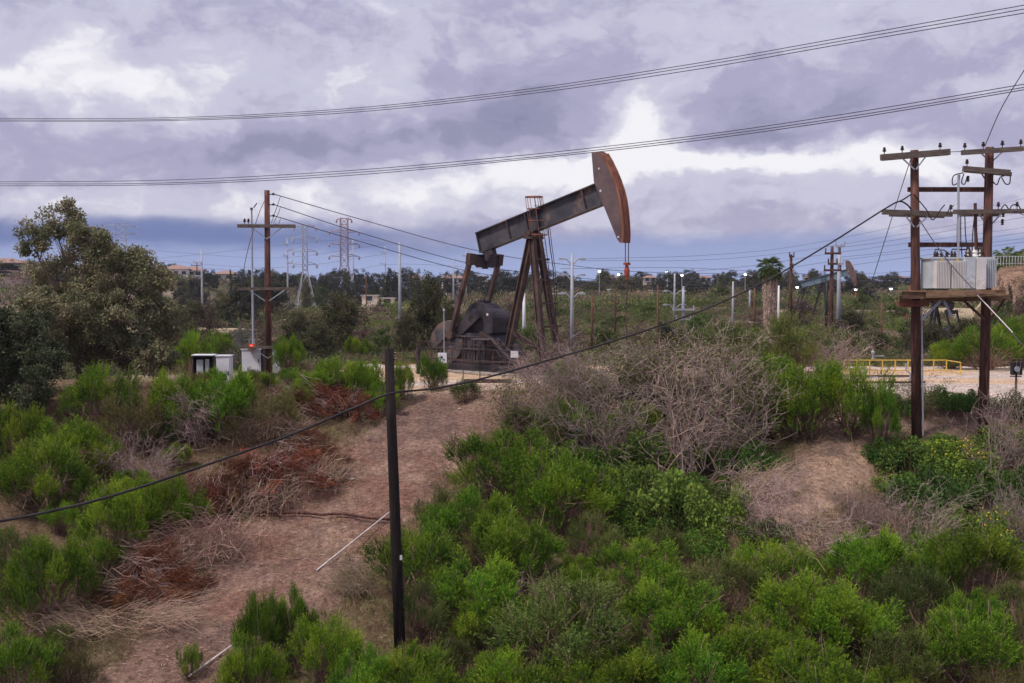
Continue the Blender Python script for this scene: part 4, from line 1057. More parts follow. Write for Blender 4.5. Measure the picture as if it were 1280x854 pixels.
for k, (px, Y, lab) in enumerate(((600, 380, 'tiny pale house on the ridge between the two pitman arms'), (655, 390, 'tiny pale house on the ridge just left of the pump legs'), (702, 385, 'tiny pale house on the ridge left of the curved arm pole'), (765, 395, 'tiny pale house on the ridge between the two lamps and rod'),
  (812, 380, 'tiny pale house on the ridge between rod and armed poles'), (880, 390, 'tiny pale house on the ridge left of the small palm'), (1012, 385, 'tiny pale house on the ridge right of the dark wooden pole'), (1122, 375, 'tiny pale house on the ridge left of the first tall pole'), (410, 385, 'tiny pale house on the ridge between the two pylons'), (520, 380, 'tiny pale house on the ridge right of the white steel pole'))):
    house(px, 352, Y, 4.2, 3.6, 1.3, lab, (stucco, stucco_w)[k % 2], rooft, .2 * (k % 3 - 1), 2)
# railing on the bluff
rf_ = E('bluff_fence', P(1236, 337, 121), 'thin white picket railing along the edge of the right bluff', 'fence')
n_ = 26; b = MB(); bz = 12.3 - rf_.location.z
for k in range(n_): b.box((k * .32, 0, bz + .5), (.04, .04, 1.0))
b.build('picket', white_paint, rf_)
MB().bar((0, 0, bz + 1.0), (n_ * .32, 0, bz + 1.0), .05, .05).bar((0, 0, bz + .2), (n_ * .32, 0, bz + .2), .05, .05).build('rail', white_paint, rf_)

# ------------------------------------------------------------------ yard furniture
yr = E('yellow_railing', P(1055, 460, 57), 'yellow pipe railing beside the bare dirt yard left of the tall poles', 'railing')
b1 = MB(); b2 = MB(); zb = 5.5 - yr.location.z
xe = P(1183, 460, 57).x - yr.location.x
for k in range(9):
    x = xe * k / 8; b1.cyl((x, 0, zb), (x, 0, zb + .66), .035, n=6)
b1.cyl((xe, -1.8, zb), (xe, -1.8, zb + .66), .035, n=6)
for z in (.66, .14): b2.tube([(0, 0, zb + z), (xe, 0, zb + z), (xe, -1.8, zb + z)], .03, 6)
b1.build('post', yellow_p, yr); b2.build('rail', yellow_p, yr)
def valve(px, py, Y, label, mat=galv, s_=1.0):
    r = E('valve', P(px, py, Y), label, 'valve', 'yard valves', 0, s_); r.location.z = 5.5
    MB().lathe((0, 0, 0), [(.16, 0), (.16, .1), (.08, .12), (.08, .5), (.18, .52), (.2, .75), (.1, .85), (.06, 1.1)], 10).build('stem', mat, r)
    MB().lathe((0, 0, 1.1), [(.2, -.02), (.22, 0), (.2, .02)], 12).build('hand_wheel', red_paint if mat is galv else mat, r)
    MB().bar((0, 0, .3), (1.2, .2, .3), .1, .1).build('pipe', mat, r)
valve(1080, 462, 52, 'pale valve stem behind the bare branches left of the tall poles', galv, .6)
valve(1091, 446, 68, 'pale twin capped valve beyond the yellow railing', galv, .6)
o = E('pipe_bracket', P(1138, 466, 50.5), 'grey forked pipe stand left of the first tall pole', 'stand'); o.location.z = 5.5
MB().tube([(-.22, 0, .95), (-.2, 0, .62), (0, 0, .5), (.2, 0, .62), (.22, 0, .95)], .04, 6).build('fork', galv, o); MB().cyl((0, 0, 0), (0, 0, .5), .05).build('post', galv, o)
for k, (px, Y, ln) in enumerate(((1112, 50, 3.4), (1105, 53.5, 3.0))):
    q = onground(px, Y); q.z = 5.62
    o = MB().tube([(-ln / 2, 0, 0), (0, .03, 0), (ln / 2, .05, 0)], .05, 8).build('pipe', rig_rust, None, True, q)
    T(o, ('rusty pipe lying across the near part of the dirt yard', 'rusty pipe lying close to the yellow railing')[k], 'pipe')
# small meter on post at the right edge
mp_ = onground(1272, 44.3)
mt = E('meter_post', mp_, 'black box with a small grey meter on a brown post at the right edge', 'meter')
hm = P(1272, 452, 44.3).z - mp_.z
MB().cyl((0, 0, -.1), (0, 0, hm - .35), .04).build('post', brown_post, mt)
MB().box((0, 0, hm - .28), (.38, .26, .52)).build('housing', black_p, mt)
MB().lathe((-.04, -.16, hm - .3), [(.11, -.03), (.12, 0), (.08, .04)], 10, 'y').build('meter_face', galv, mt)
MB().box((-.02, 0, hm - .6), (.44, .1, .04)).build('bracket', brown_post, mt)
sp = onground(1225, 44.0)
o = post('marker_stake', sp, sp + Vector((0, 0, .75)), .035, .03, brown_post, 'short brown stake just left of the second tall pole', 'stake')

# ------------------------------------------------------------------ pipes and hose lying on the track
def lying(name, p0, p1, r_, mat, label, cat, sag=0, n=12, lift=.02):
    a = ground(*p0); e_ = ground(*p1); pts_ = []
    a.z += .03; e_.z += .03; mx_ = max(hz_(a.lerp(e_, k / 20).x, a.lerp(e_, k / 20).y) - a.lerp(e_, k / 20).z for k in range(21))
    for k in range(n + 1):
        q = a.lerp(e_, k / n); q.x += sag * math.sin(k / n * math.pi); q.z = q.z + min(max(mx_, 0), .12) + r_ if name == 'white_pipe' else hz_(q.x, q.y) + r_ + lift; pts_.append(q)
    o = MB().tube([q - a for q in pts_], r_, 6).build(name, mat, None, True, a); return T(o, label, cat)
lying('white_pipe', (396, 717), (488, 643), .026, white_pipe, 'thin white plastic pipe lying across the dirt track near the dark pole', 'pipe', lift=.05)
lying('white_pipe', (236, 853), (292, 812), .026, white_pipe, 'short white pipe lying by the foreground bushes at the bottom left', 'pipe')
lying('rubber_hose', (318, 646), (488, 655), .045, pole_wood, 'brown hose running across the track to the dark foreground pole', 'hose', sag=.0, lift=.1)
# ------------------------------------------------------------------ plant meshes (unit: 2 m wide, 1.7 m tall unless noted)
def c3(*a): return np.array(S(*a)[:3])
GREEN_A, GREEN_B, GREEN_C = c3(86, 126, 28), c3(50, 86, 24), c3(152, 174, 48)
OLIVE_A, OLIVE_B = c3(104, 114, 62), c3(80, 90, 52)
TWIG = c3(128, 104, 90); TWIGG = c3(158, 136, 128)

def curve_segs(rng, p0, p1, nseg, wob, r0, r1, sagz=0):
    p0 = np.asarray(p0, float); p1 = np.asarray(p1, float)
    t_ = np.linspace(0, 1, nseg + 1)[:, None]
    pts_ = p0 + (p1 - p0) * t_
    off = rng.normal(size=(nseg + 1, 3)) * wob; off[0] = 0; off[-1] = 0
    pts_ = pts_ + off
    pts_[:, 2] += sagz * np.sin(t_[:, 0] * math.pi)
    rr = np.linspace(r0, r1, nseg + 1)
    return segs3(pts_[:-1], pts_[1:], rr[:-1], rr[1:]), pts_

def broom(seed, lobes=20, R=1.0, H=1.7, ca=GREEN_A, cb=GREEN_B, cc=GREEN_C, sprigs=115, nleaf=13, ll=.05, lw=.013, open_=0.0):
    """feathery upright shrub: plumes of fine shoots on bare brown stems"""
    rng = np.random.default_rng(seed)
    Vs, Cs, St, Sc = [], [], [], []
    for i in range(lobes):
        a = i * 2.4 + rng.normal() * .4; rr = R * .80 * math.sqrt((i + .5) / lobes)
        top = H * (.62 + .36 * (1 - (rr / R) ** 1.6)) * rng.uniform(.70, 1.12)
        cx, cy = rr * math.cos(a), rr * math.sin(a)
        lr = R * rng.uniform(.14, .23); lh = H * rng.uniform(.22, .36)
        cen = np.array([cx, cy, top - lh])
        ax = nrm(np.array([cx * .55, cy * .55, 1.0]))
        n = int(sprigs * rng.uniform(.7, 1.2))
        d = nrm(rng.normal(size=(n, 3))); d[:, 2] = np.where(rng.random(n) < .78, np.abs(d[:, 2]), d[:, 2])
        base = cen + d * np.array([lr, lr, lh]) * rng.uniform(.45, .95, (n, 1))
        dirs = nrm(ax * .95 + d * np.array([.55, .55, .35]) + rng.normal(size=(n, 3)) * .16)
        sl = rng.uniform(.12, .27, n) * H / 1.7
        k = nleaf
        tt = np.linspace(.0, 1, k)[None, :, None]
        pos = base[:, None, :] + dirs[:, None, :] * sl[:, None, None] * tt
        pos = pos.reshape(-1, 3)
        dd = np.repeat(dirs, k, 0) + rng.normal(size=(n * k, 3)) * .42
        Vs.append(leafs(rng, pos, dd, ll * rng.uniform(.7, 1.3, n * k), lw * rng.uniform(.8, 1.3, n * k)))
        lobec = ca * (1 - (m_ := rng.random())) + cb * m_
        if rng.random() < .22: lobec = lobec * .5 + cc * .5
        sc_ = vary(rng, lobec * rng.uniform(.72, 1.25), n, .16, .05)
        col = np.repeat(sc_, k, 0)
        # the youngest tips are yellower
        tip = np.tile(np.linspace(0, 1, k) ** 2, n)[:, None] * .45
        Cs.append(col * (1 - tip) + cc * tip)
        q, pp = curve_segs(rng, (cx * .08 + rng.normal() * .05, cy * .08 + rng.normal() * .05, -.15), cen, 5, .05, .02, .010); St.append(q)
        for j in range(9):
            s0 = pp[rng.integers(2, 6)]; e0 = cen + rng.normal(size=3) * np.array([lr, lr, lh]) * .8
            q2, _ = curve_segs(rng, s0, e0, 2, .03, .008, .004); St.append(q2)
    # dead inner twigs and skirt
    for j in range(46):
        a = rng.uniform(0, 6.28); rr = R * rng.uniform(.3, 1.0); z = H * rng.uniform(.12, .6)
        q2, _ = curve_segs(rng, (0, 0, rng.uniform(0, .25)), (rr * math.cos(a), rr * math.sin(a), z), 4, .05, .010, .003); St.append(q2)
    V = np.concatenate(Vs); Cc = np.concatenate(Cs); Sq = np.concatenate(St)
    return (quads_mesh('foliage', V, Cc, leaf_m), quads_mesh('stems', Sq, vary(rng, TWIG, len(Sq), .2, .05), twig_m))

def herb(seed, ca, cb, R=1.0, H=.8, n=5200, L_=.085, W_=.055, flowers=0, lob=34):
    rng = np.random.default_rng(seed); Vs, Cs = [], []
    for i in range(lob):
        a = rng.uniform(0, 6.28); rr = R * math.sqrt(rng.random()) * 1.0
        cz = H * (.35 + .5 * (1 - (rr / R) ** 2)) * rng.uniform(.3, 1.25)
        m = max(20, int(n / lob * rng.uniform(.4, 1.6)))
        d = nrm(rng.normal(size=(m, 3))) * rng.uniform(.3, 1, (m, 1)) ** .5
        pos = np.array([rr * math.cos(a), rr * math.sin(a), cz]) + d * np.array([.26, .26, .24]) * rng.uniform(.7, 1.3)
        pos[:, 2] = np.maximum(pos[:, 2], .02)
        D = rng.normal(size=(m, 3)) * .6 + d + np.array([0, 0, .35])
        Vs.append(leafs(rng, pos, D, L_ * rng.uniform(.6, 1.3, m), W_ * rng.uniform(.7, 1.2, m), .15))
        mx_ = rng.random(); Cs.append(vary(rng, ca * (1 - mx_) + cb * mx_, m, .2, .06))
    if flowers:
        a = rng.uniform(0, 6.28, flowers); rr = R * np.sqrt(rng.random(flowers)) * .9
        pos = np.stack([rr * np.cos(a), rr * np.sin(a), H * (.55 + .6 * (1 - (rr / R) ** 2)) * rng.uniform(.8, 1.1, flowers)], 1)
        Vs.append(leafs(rng, pos, rng.normal(size=(flowers, 3)), .05, .045)); Cs.append(vary(rng, c3(214, 196, 50), flowers, .1, .04))
    St = []
    for j in range(60):
        a = rng.uniform(0, 6.28); rr = R * rng.uniform(.1, .9); z = H * rng.uniform(.5, 1.1)
        q, _ = curve_segs(rng, (rr * .6 * math.cos(a), rr * .6 * math.sin(a), -.1), (rr * math.cos(a), rr * math.sin(a), z), 3, .03, .007, .003); St.append(q)
    Sq = np.concatenate(St)
    return (quads_mesh('foliage', np.concatenate(Vs), np.concatenate(Cs), leaf_m), quads_mesh('stems', Sq, vary(rng, c3(112, 108, 70), len(Sq), .2, .05), twig_m))

def tangle(seed, R=1.0, H=1.7, main=13, col=TWIGG, lean=0.0, leafy=0, thick=1.0):
    """bare dead branches"""
    rng = np.random.default_rng(seed); St = []; ends = []
    for i in range(main):
        a = rng.uniform(0, 6.28); rr = R * rng.uniform(.25, 1.0); z = H * rng.uniform(.45, 1.0)
        p1 = np.array([rr * math.cos(a) + lean, rr * math.sin(a), z])
        q, pp = curve_segs(rng, (rng.normal() * .12, rng.normal() * .12, -.15), p1, 6, .05, .015 * thick, .007 * thick, .12 * rng.normal()); St.append(q)
        for j in range(7):
            k = rng.integers(2, 7); s0 = pp[k]; dr = nrm(pp[k] - pp[k - 1])
            ln = rng.uniform(.3, .75) * R
            e0 = s0 + nrm(dr * .8 + rng.normal(size=3) * np.array([.7, .7, .55]) + np.array([0, 0, .15])) * ln
            e0[2] = max(e0[2], .03)
            q, p2 = curve_segs(rng, s0, e0, 4, .03, .007 * thick, .004 * thick); St.append(q)
            for l_ in range(6):
                k2 = rng.integers(1, 5); s1 = p2[k2]
                e1 = s1 + nrm(nrm(p2[k2] - p2[k2 - 1]) * .7 + rng.normal(size=3) * .6) * rng.uniform(.12, .38) * R
                e1[2] = max(e1[2], .02)
                q, p3 = curve_segs(rng, s1, e1, 2, .015, .0036, .002); St.append(q); ends.append(e1)
    Sq = np.concatenate(St)
    cols = vary(rng, col, len(Sq), .2, .05)
    out = quads_mesh('branches', Sq, cols, twig_m)
    if leafy:
        en = np.array(ends); idx = rng.integers(0, len(en), leafy)
        pos = en[idx] + rng.normal(size=(leafy, 3)) * .09
        lm = quads_mesh('foliage', leafs(rng, pos, rng.normal(size=(leafy, 3)), .07, .035), vary(rng, c3(112, 116, 66), leafy, .22, .08), leaf_m)
        return (lm, out)
    return (None, out)

def brushpile(seed, ca=c3(138, 86, 58), cb=c3(102, 66, 50), R=1.0, H=.75, strands=3000):
    """cut brush: layered drooping tufts of dead red brown needles over grey stems"""
    rng = np.random.default_rng(seed); Vs, Cs, St = [], [], []
    for i in range(46):
        a = rng.uniform(0, 6.28); rr = R * math.sqrt(rng.random()) * 1.15
        h_ = max(.05, H * (1 - (rr / R) ** 2 * .75) * rng.uniform(.3, 1.1))
        cen = np.array([rr * math.cos(a), rr * math.sin(a), h_])
        dr = nrm(np.array([math.cos(a) * .5 + .75, math.sin(a) * .6 - .35, -.12 + rng.normal() * .2]))
        m = strands // 12
        # brush head: shoots fanning from a stem end
        base = cen + rng.normal(size=(m, 3)) * .07 + dr * rng.uniform(-.25, .25, (m, 1))
        D = nrm(dr + rng.normal(size=(m, 3)) * .36)
        Vs.append(leafs(rng, base, D, rng.uniform(.08, .2, m), rng.uniform(.008, .018, m), .12))
        f_ = rng.random(); Cs.append(vary(rng, ca * f_ + cb * (1 - f_), m, .22, .06))
        for j in range(5):
            s0 = cen - dr * rng.uniform(.3, .8) + rng.normal(size=3) * .1; s0[2] = max(s0[2], .02)
            q, _ = curve_segs(rng, s0, cen + rng.normal(size=3) * .1, 3, .03, .005, .003); St.append(q)
    V = np.concatenate(Vs); V[:, :, 2] = np.maximum(V[:, :, 2], .01)
    Sq = np.concatenate(St)
    return (quads_mesh('dead_foliage', V, np.concatenate(Cs), leaf_m), quads_mesh('stems', Sq, vary(rng, c3(158, 134, 122), len(Sq), .18, .05), twig_m))

def strawpile(seed, R=1.0, H=.5, n=620):
    """fan of pale bare cut stems lying on the ground"""
    rng = np.random.default_rng(seed); St = []
    a0 = rng.uniform(-.5, .5)
    for i in range(n):
        a = a0 + rng.normal() * .45 + (math.pi if rng.random() < .2 else 0)
        s0 = np.array([rng.normal() * R * .4, rng.normal() * R * .4, rng.uniform(.02, H * .7)])
        ln = rng.uniform(.35, 1.1) * R
        e0 = s0 + np.array([math.cos(a) * ln, math.sin(a) * ln, rng.normal() * .18]); e0[2] = max(.02, e0[2])
        q, _ = curve_segs(rng, s0, e0, 3, .03, rng.uniform(.003, .007), .0022, .08); St.append(q)
    Sq = np.concatenate(St)
    return (None, quads_mesh('stems', Sq, vary(rng, c3(158, 134, 114), len(Sq), .26, .06), twig_m))

# ---------------------------------------------- trees: trunk mesh + crown mesh
def tree_mesh(seed, H=7.0, R=3.0, ca=OLIVE_A, cb=OLIVE_B, clumps=110, per=120, ll=.16, lw=.055, lobes=None, cr=.5, trunk_h=.25, flat=.9, lowz=.22, tr=.16, droop=.3):
    rng = np.random.default_rng(seed)
    if lobes is None:
        lobes = []
        for i in range(12):
            a = i * 2.4 + rng.normal() * .5; rr = R * .64 * math.sqrt((i + .3) / 12)
            zz = H * (lowz + (1 - lowz) * (.80 - .62 * (rr / R / .58) ** 2)) * rng.uniform(.88, 1.08)
            lobes.append((rr * math.cos(a), rr * math.sin(a), zz, R * rng.uniform(.34, .58), H * rng.uniform(.13, .24)))
    St = []; Vs, Cs = [], []
    fork = np.array([0, 0, H * trunk_h])
    q, _ = curve_segs(rng, (0, 0, -.6), fork, 4, .04 * tr * 5, tr, tr * .75); St.append(q)
    vol = np.array([l_[3] ** 2 * l_[4] for l_ in lobes]) ** .5; vol = vol / vol.sum()
    for li, (lx, ly, lz_, lr, lh) in enumerate(lobes):
        c = np.array([lx, ly, lz_])
        q, pp = curve_segs(rng, fork * rng.uniform(.7, 1.0), c, 6, .05 * R * .5, tr * .45, tr * .14); St.append(q)
        nc = max(3, int(clumps * vol[li]))
        for k in range(nc):
            d = nrm(rng.normal(size=3)); rad_ = rng.uniform(.35, 1.05) ** .6
            cc_ = c + d * np.array([lr, lr, lh]) * rad_
            q, _ = curve_segs(rng, pp[rng.integers(3, 7)], cc_, 2, .05, tr * .10, tr * .03); St.append(q)
            m = int(per * rng.uniform(.6, 1.3)); s_ = cr * rng.uniform(.6, 1.2)
            g_ = rng.normal(size=(m, 3)); g_ = g_ / (np.linalg.norm(g_, axis=1, keepdims=True)) * rng.random((m, 1)) ** .45
            pos = cc_ + g_ * np.array([s_, s_, s_ * flat])
            D = rng.normal(size=(m, 3)) + np.array([0, 0, -droop])
            Vs.append(leafs(rng, pos, D, ll * rng.uniform(.7, 1.3, m), lw * rng.uniform(.7, 1.3, m)))
            f_ = rng.random(); Cs.append(vary(rng, ca * f_ + cb * (1 - f_), m, .22, .07))
    Sq = np.concatenate(St); base = c3(126, 106, 94)
    return (quads_mesh('crown', np.concatenate(Vs), np.concatenate(Cs), leaf_m), quads_mesh('trunk', Sq, vary(rng, base, len(Sq), .12, .04), twig_m))

def place(name, meshes, loc, rz, sc, label, cat, group=None):
    r = E(name, loc, label, cat, group, rz, sc)
    for me in meshes:
        if me is not None: link(me.name.split('.')[0], me, r)
    return r
rs = random.Random(5)
def put(kinds, px, py, wpx, hpx, label, name='shrub', cat='shrub', group=None, dw=1.0, unit=(2.0, 1.7), rz=None, sink=.05):
    g_ = ground(px, py) if not isinstance(py, tuple) else onground(px, py[0])
    if isinstance(py, tuple): pass
    Y = g_.y; wm = wpx * Y / FPX; hm = hpx * Y / FPX
    sw = wm / unit[0]; sh_ = hm / unit[1]
    m = kinds[rs.randrange(len(kinds))]
    return place(name, m, (g_.x, g_.y, g_.z - sink), rs.uniform(0, 6.28) if rz is None else rz, (sw, sw * dw, sh_), label, cat, group)

BR = [broom(s, lobes=22) for s in (1, 2, 3)] + [broom(4, lobes=15, sprigs=90), broom(5, lobes=27, sprigs=85)]
BO = [broom(s, lobes=20, ca=c3(92, 108, 48), cb=c3(78, 92, 46), cc=c3(128, 136, 70), sprigs=80) for s in (11, 12)]
BD = [broom(s, lobes=17, ca=c3(112, 96, 62), cb=c3(90, 90, 50), cc=c3(120, 124, 66), sprigs=60) for s in (15, 16)]
HB = [herb(21, c3(88, 122, 42), c3(62, 94, 34)), herb(22, c3(92, 116, 52), c3(64, 92, 40))]
HF = [herb(23, c3(88, 122, 42), c3(104, 130, 46), flowers=130)]
HP = [herb(24, c3(116, 138, 60), c3(84, 108, 44), n=3600, L_=.085, W_=.055, lob=18)]
TG = [tangle(31, main=20, thick=.6), tangle(32, main=24, thick=.55), tangle(33, main=18, lean=.25, thick=.6)]
TL = [tangle(34, main=17, leafy=4200, thick=.6), tangle(35, main=20, leafy=3000, thick=.6)]
TB = [tangle(36, main=4, col=c3(176, 152, 138), thick=.9), tangle(37, main=3, col=c3(170, 146, 130), thick=.9)]
RP = [brushpile(41), brushpile(42)]
SP = [strawpile(51), strawpile(52)]

# (kinds, px, py_base, w, h, label)
bush = 'bright green feathery shrub '
A_ = [
 (BR, 628, 628, 150, 95, 'tall feathery green shrub at the upper tip of the big thicket beside the track'),
 (BR, 705, 668, 150, 105, 'very bright domed green shrub high in the thicket, below the dead branches'),
 (BR, 585, 690, 120, 85, bush + 'between the track and the domed bright shrub'),
 (BR, 520, 745, 150, 95, 'broad green shrub at the left edge of the thicket beside the dark pole'),
 (BR, 640, 735, 140, 95, bush + 'in the middle of the thicket with bare stems in front'),
 (BR, 600, 785, 150, 90, bush + 'at the heart of the thicket right of the dark pole'),
 (BO, 740, 702, 90, 60, 'small grey green shrub under the very bright domed shrub'),
 (BO, 705, 838, 200, 118, 'large olive green shrub low in the thicket below its middle'),
 (BR, 800, 752, 130, 80, bush + 'in the thicket right of the large olive one'),
 (BR, 838, 815, 150, 95, bush + 'low in the thicket right of the large olive one'),
 (BO, 905, 775, 140, 85, 'dull green shrub in the thicket below the leafy vines'),
 (BR, 958, 755, 125, 88, 'very bright rounded shrub just below the bare spur'),
 (BR, 1010, 812, 150, 95, bush + 'in front of the rounded shrub below the spur'),
 (BR, 935, 862, 160, 100, bush + 'near the bottom edge under the bare spur'),
 (BR, 1085, 750, 115, 95, bush + 'tall one right of the foot of the bare spur'),
 (BR, 1060, 825, 150, 95, 'dark green shrub below the tall one at the spur foot'),
 (BO, 1140, 790, 120, 90, 'olive shrub with bare twigs between the spur foot and right edge'),
 (BR, 1215, 752, 130, 100, 'rounded dense green shrub near the right edge under the herbs'),
 (BR, 1205, 858, 165, 105, 'large green shrub low in the bottom right corner'),
 (BO, 1120, 880, 150, 105, 'dull green shrub at the bottom left of the corner shrub'),
 (BR, 860, 890, 165, 100, 'feathery shrub at the bottom edge right of centre'),
 (BR, 765, 905, 165, 100, 'feathery shrub at the bottom edge below the large olive one'),
 (BR, 640, 895, 150, 95, 'feathery shrub at the bottom edge right of the dark pole foot'),
 (BR, 1010, 905, 175, 100, 'feathery shrub at the bottom edge under the bare spur, rightmost'),
 (BO, 1270, 800, 100, 80, 'olive shrub touching the right edge low down'),
 (BR, 325, 848, 75, 118, 'slim tall bright shrub beside the foot of the track'),
 (BR, 372, 835, 60, 105, 'narrow upright shrub, tallest next to the slim one at the track foot'),
 (BR, 318, 890, 100, 100, 'bright shrub at the bottom edge right of the track'),
 (BR, 408, 862, 105, 100, 'bushy green shrub left of the dark pole foot'),
 (BR, 460, 900, 115, 92, 'green shrub at the bottom edge left of the dark pole foot'),
 (BR, 236, 850, 38, 52, 'small young green shrub alone on the track edge at the bottom'),
 (BR, 520, 895, 115, 90, 'bright green shrub directly in front of the dark pole foot'),
 (BO, 560, 860, 90, 70, 'dull green shrub right behind the foot of the dark pole'),
 (BR, 52, 645, 135, 95, 'large yellow green shrub on the far left slope'),
 (BR, 92, 600, 120, 80, 'feathery shrub above the large yellow green one at the left'),
 (BR, 20, 590, 110, 85, 'feathery shrub against the left edge under the dark tree'),
 (BR, 130, 540, 115, 92, 'big shrub below the trunk of the large olive tree'),
 (BD, 175, 566, 110, 80, 'brownish green shrub with bare stems under the large olive tree'),
 (BR, 222, 556, 95, 95, 'green shrub right of the tree trunk, before the shed'),
 (BR, 282, 548, 110, 88, 'green shrub in front of the white cabinets'),
 (BD, 330, 556, 100, 72, 'thin brownish shrub below the brown utility pole'),
 (BR, 245, 478, 70, 70, 'green shrub directly behind the open fronted shed'),
 (BR, 275, 452, 50, 40, 'small rounded green shrub behind the white cabinet'),
 (BR, 362, 468, 46, 52, 'compact green shrub right of the narrow white cabinet'),
 (BR, 60, 778, 130, 110, 'very bright dense shrub low at the left edge'),
 (BO, 12, 745, 100, 85, 'dull shrub touching the left edge above the very bright dense one'),
 (BR, 150, 698, 110, 95, 'green shrub left of the red brush beside the lower track'),
 (BR, 222, 684, 95, 88, 'green shrub leaning on the grey stems at the lower track edge'),
 (BR, 22, 872, 115, 92, 'green shrub in the bottom left corner'),
 (BD, 88, 862, 90, 66, 'brown tipped shrub right of the bottom left corner'),
 (BR, 412, 502, 92, 56, 'green shrub on the pad edge above the red brush'),
 (BR, 455, 508, 60, 62, 'bright shrub on the pad edge left of the dark pole'),
 (BR, 500, 500, 42, 46, 'small bright shrub immediately right of the dark pole top'),
 (BR, 541, 488, 46, 46, 'bright rounded shrub in front of the counterweights'),
 (BR, 447, 455, 38, 36, 'small shrub behind the pad left of the pumpjack'),
 (BO, 582, 504, 44, 32, 'low yellowish shrub on the near pad edge before the pumpjack'),
 (BR, 478, 520, 56, 44, 'leafy shrub where the track meets the pad'),
 (BR, 375, 522, 50, 46, 'green shrub on the top of the red brush heap'),
 (BR, 955, 545, 112, 100, 'green shrub on the brush mound, leftmost of the three on its right side'),
 (BR, 1010, 550, 104, 104, 'green shrub on the brush mound, between its two green neighbours'),
 (BR, 1066, 548, 112, 106, 'green shrub on the brush mound, nearest the dirt yard'),
 (BR, 1098, 562, 54, 82, 'narrow shrub at the right foot of the brush mound'),
 (BR, 722, 560, 70, 60, 'small green shrub among dead branches left on the mound'),
 (BO, 705, 565, 90, 70, 'dull green shrub under the dead twigs at the left foot of the mound'),
 (BR, 790, 560, 80, 62, 'green shrub half buried in the dead branches of the mound'),
 (BO, 850, 545, 90, 70, 'olive shrub in the middle of the dead branches'),
 (BR, 700, 486, 40, 40, 'small yellow green shrub by the pumpjack side of the mound'),
 (BO, 905, 470, 110, 72, 'olive shrub on the crest of the brush mound'),
 (BO, 985, 468, 110, 74, 'yellow olive shrub on the right of the mound crest'),
 (BO, 1048, 462, 80, 56, 'olive shrub behind the right end of the brush mound'),
 (BR, 1232, 462, 90, 58, 'large bright shrub across the dirt yard right of the second tall pole'),
 (BR, 1275, 460, 70, 70, 'large bright shrub across the yard at the right edge'),
 (BR, 1190, 461, 60, 40, 'bright shrub across the yard between the tall poles'),
]
for (k_, px, py, w_, h_, lab) in A_: put(k_, px, py, w_, h_, lab)
B_ = [
 (TG, 760, 585, 170, 125, 'dead grey branches arching over the left of the mound'),
 (TG, 860, 605, 190, 145, 'largest tangle of dead grey branches at the centre of the mound'),
 (TL, 930, 580, 150, 120, 'dead branch tangle before the green shrubs of the mound'),
 (TG, 700, 520, 110, 95, 'dead twiggy bush at the left end of the mound'),
 (TL, 775, 505, 130, 62, 'sparse brown bush on the mound crest above the dead branches'),
 (TL, 850, 512, 140, 78, 'pale twiggy bush with few leaves on the mound crest'),
 (TG, 905, 520, 120, 100, 'dead bush on the mound just left of the green shrubs'),
 (TG, 665, 492, 90, 44, 'low dead twigs at the pad edge before the pumpjack'),
 (TG, 1040, 470, 90, 55, 'bare bush overhanging the yellow railing'),
 (TG, 955, 660, 110, 75, 'dead twigs lying on the left flank of the bare spur'),
 (TG, 1000, 705, 150, 70, 'bare pinkish twigs at the foot of the bare spur'),
 (TG, 1150, 700, 120, 80, 'bare twigs below the leafy herbs right of the spur'),
 (TG, 1085, 670, 90, 60, 'grey bent twigs on the right flank of the spur'),
 (TG, 1245, 605, 110, 110, 'pale upright bare branches below the second tall pole'),
 (TG, 1280, 700, 110, 100, 'bare branches at the right edge over dry weeds'),
 (TL, 640, 545, 90, 60, 'sparse bush at the track end of the mound'),
 (TG, 820, 476, 110, 42, 'grey dead bush on the crest nearest the polished rod'),
 (TB, 820, 610, 170, 150, 'pair of thick pale dead boughs reaching out of the mound tangle'),
 (TB, 905, 600, 120, 130, 'thick pale dead boughs standing right of the biggest tangle'),
 (TB, 1262, 610, 90, 100, 'forked pale boughs in front of the herbs under the second pole'),
 (TB, 1130, 660, 90, 60, 'curved pale branches right of the bare spur'),
 (TG, 250, 560, 110, 70, 'bare brown bush among the green ones below the cabinets'),
 (TG, 180, 610, 100, 60, 'bare brown bush in the dry grass on the left slope'),
 (TG, 735, 500, 90, 60, 'dead bush at the upper left of the mound before the rod'),
 (TL, 1150, 520, 60, 42, 'dry weed bush beside the first tall pole foot'),
 (TG, 660, 790, 100, 60, 'bare twigs sticking out of the large olive shrub'),
]
for (k_, px, py, w_, h_, lab) in B_: put(k_, px, py, w_, h_, lab, 'dead_bush', 'dead bush')
C_ = [
 (RP, 352, 600, 150, 52, 'upper mass of red brown cut brush beside the track'),
 (RP, 300, 620, 110, 50, 'red brown cut brush left of the upper mass'),
 (RP, 395, 512, 100, 44, 'red brown brush heap under the green shrubs at the pad edge'),
 (RP, 440, 522, 70, 40, 'small red brown heap nearest the dark pole'),
 (RP, 245, 655, 110, 70, 'red brown brush mixed with grey stems on the left slope'),
 (RP, 200, 735, 120, 60, 'lower heap of red brown brush by the track'),
 (RP, 150, 765, 90, 44, 'last red brown heap near the lower track end'),
 (RP, 388, 580, 90, 48, 'red brown brush at the right end of the upper mass'),
]
for (k_, px, py, w_, h_, lab) in C_: put(k_, px, py, w_ * 1.1, h_, lab, 'brush_pile', 'brush pile', 'cut brush piles along the track', unit=(2.2, .85), dw=.8)
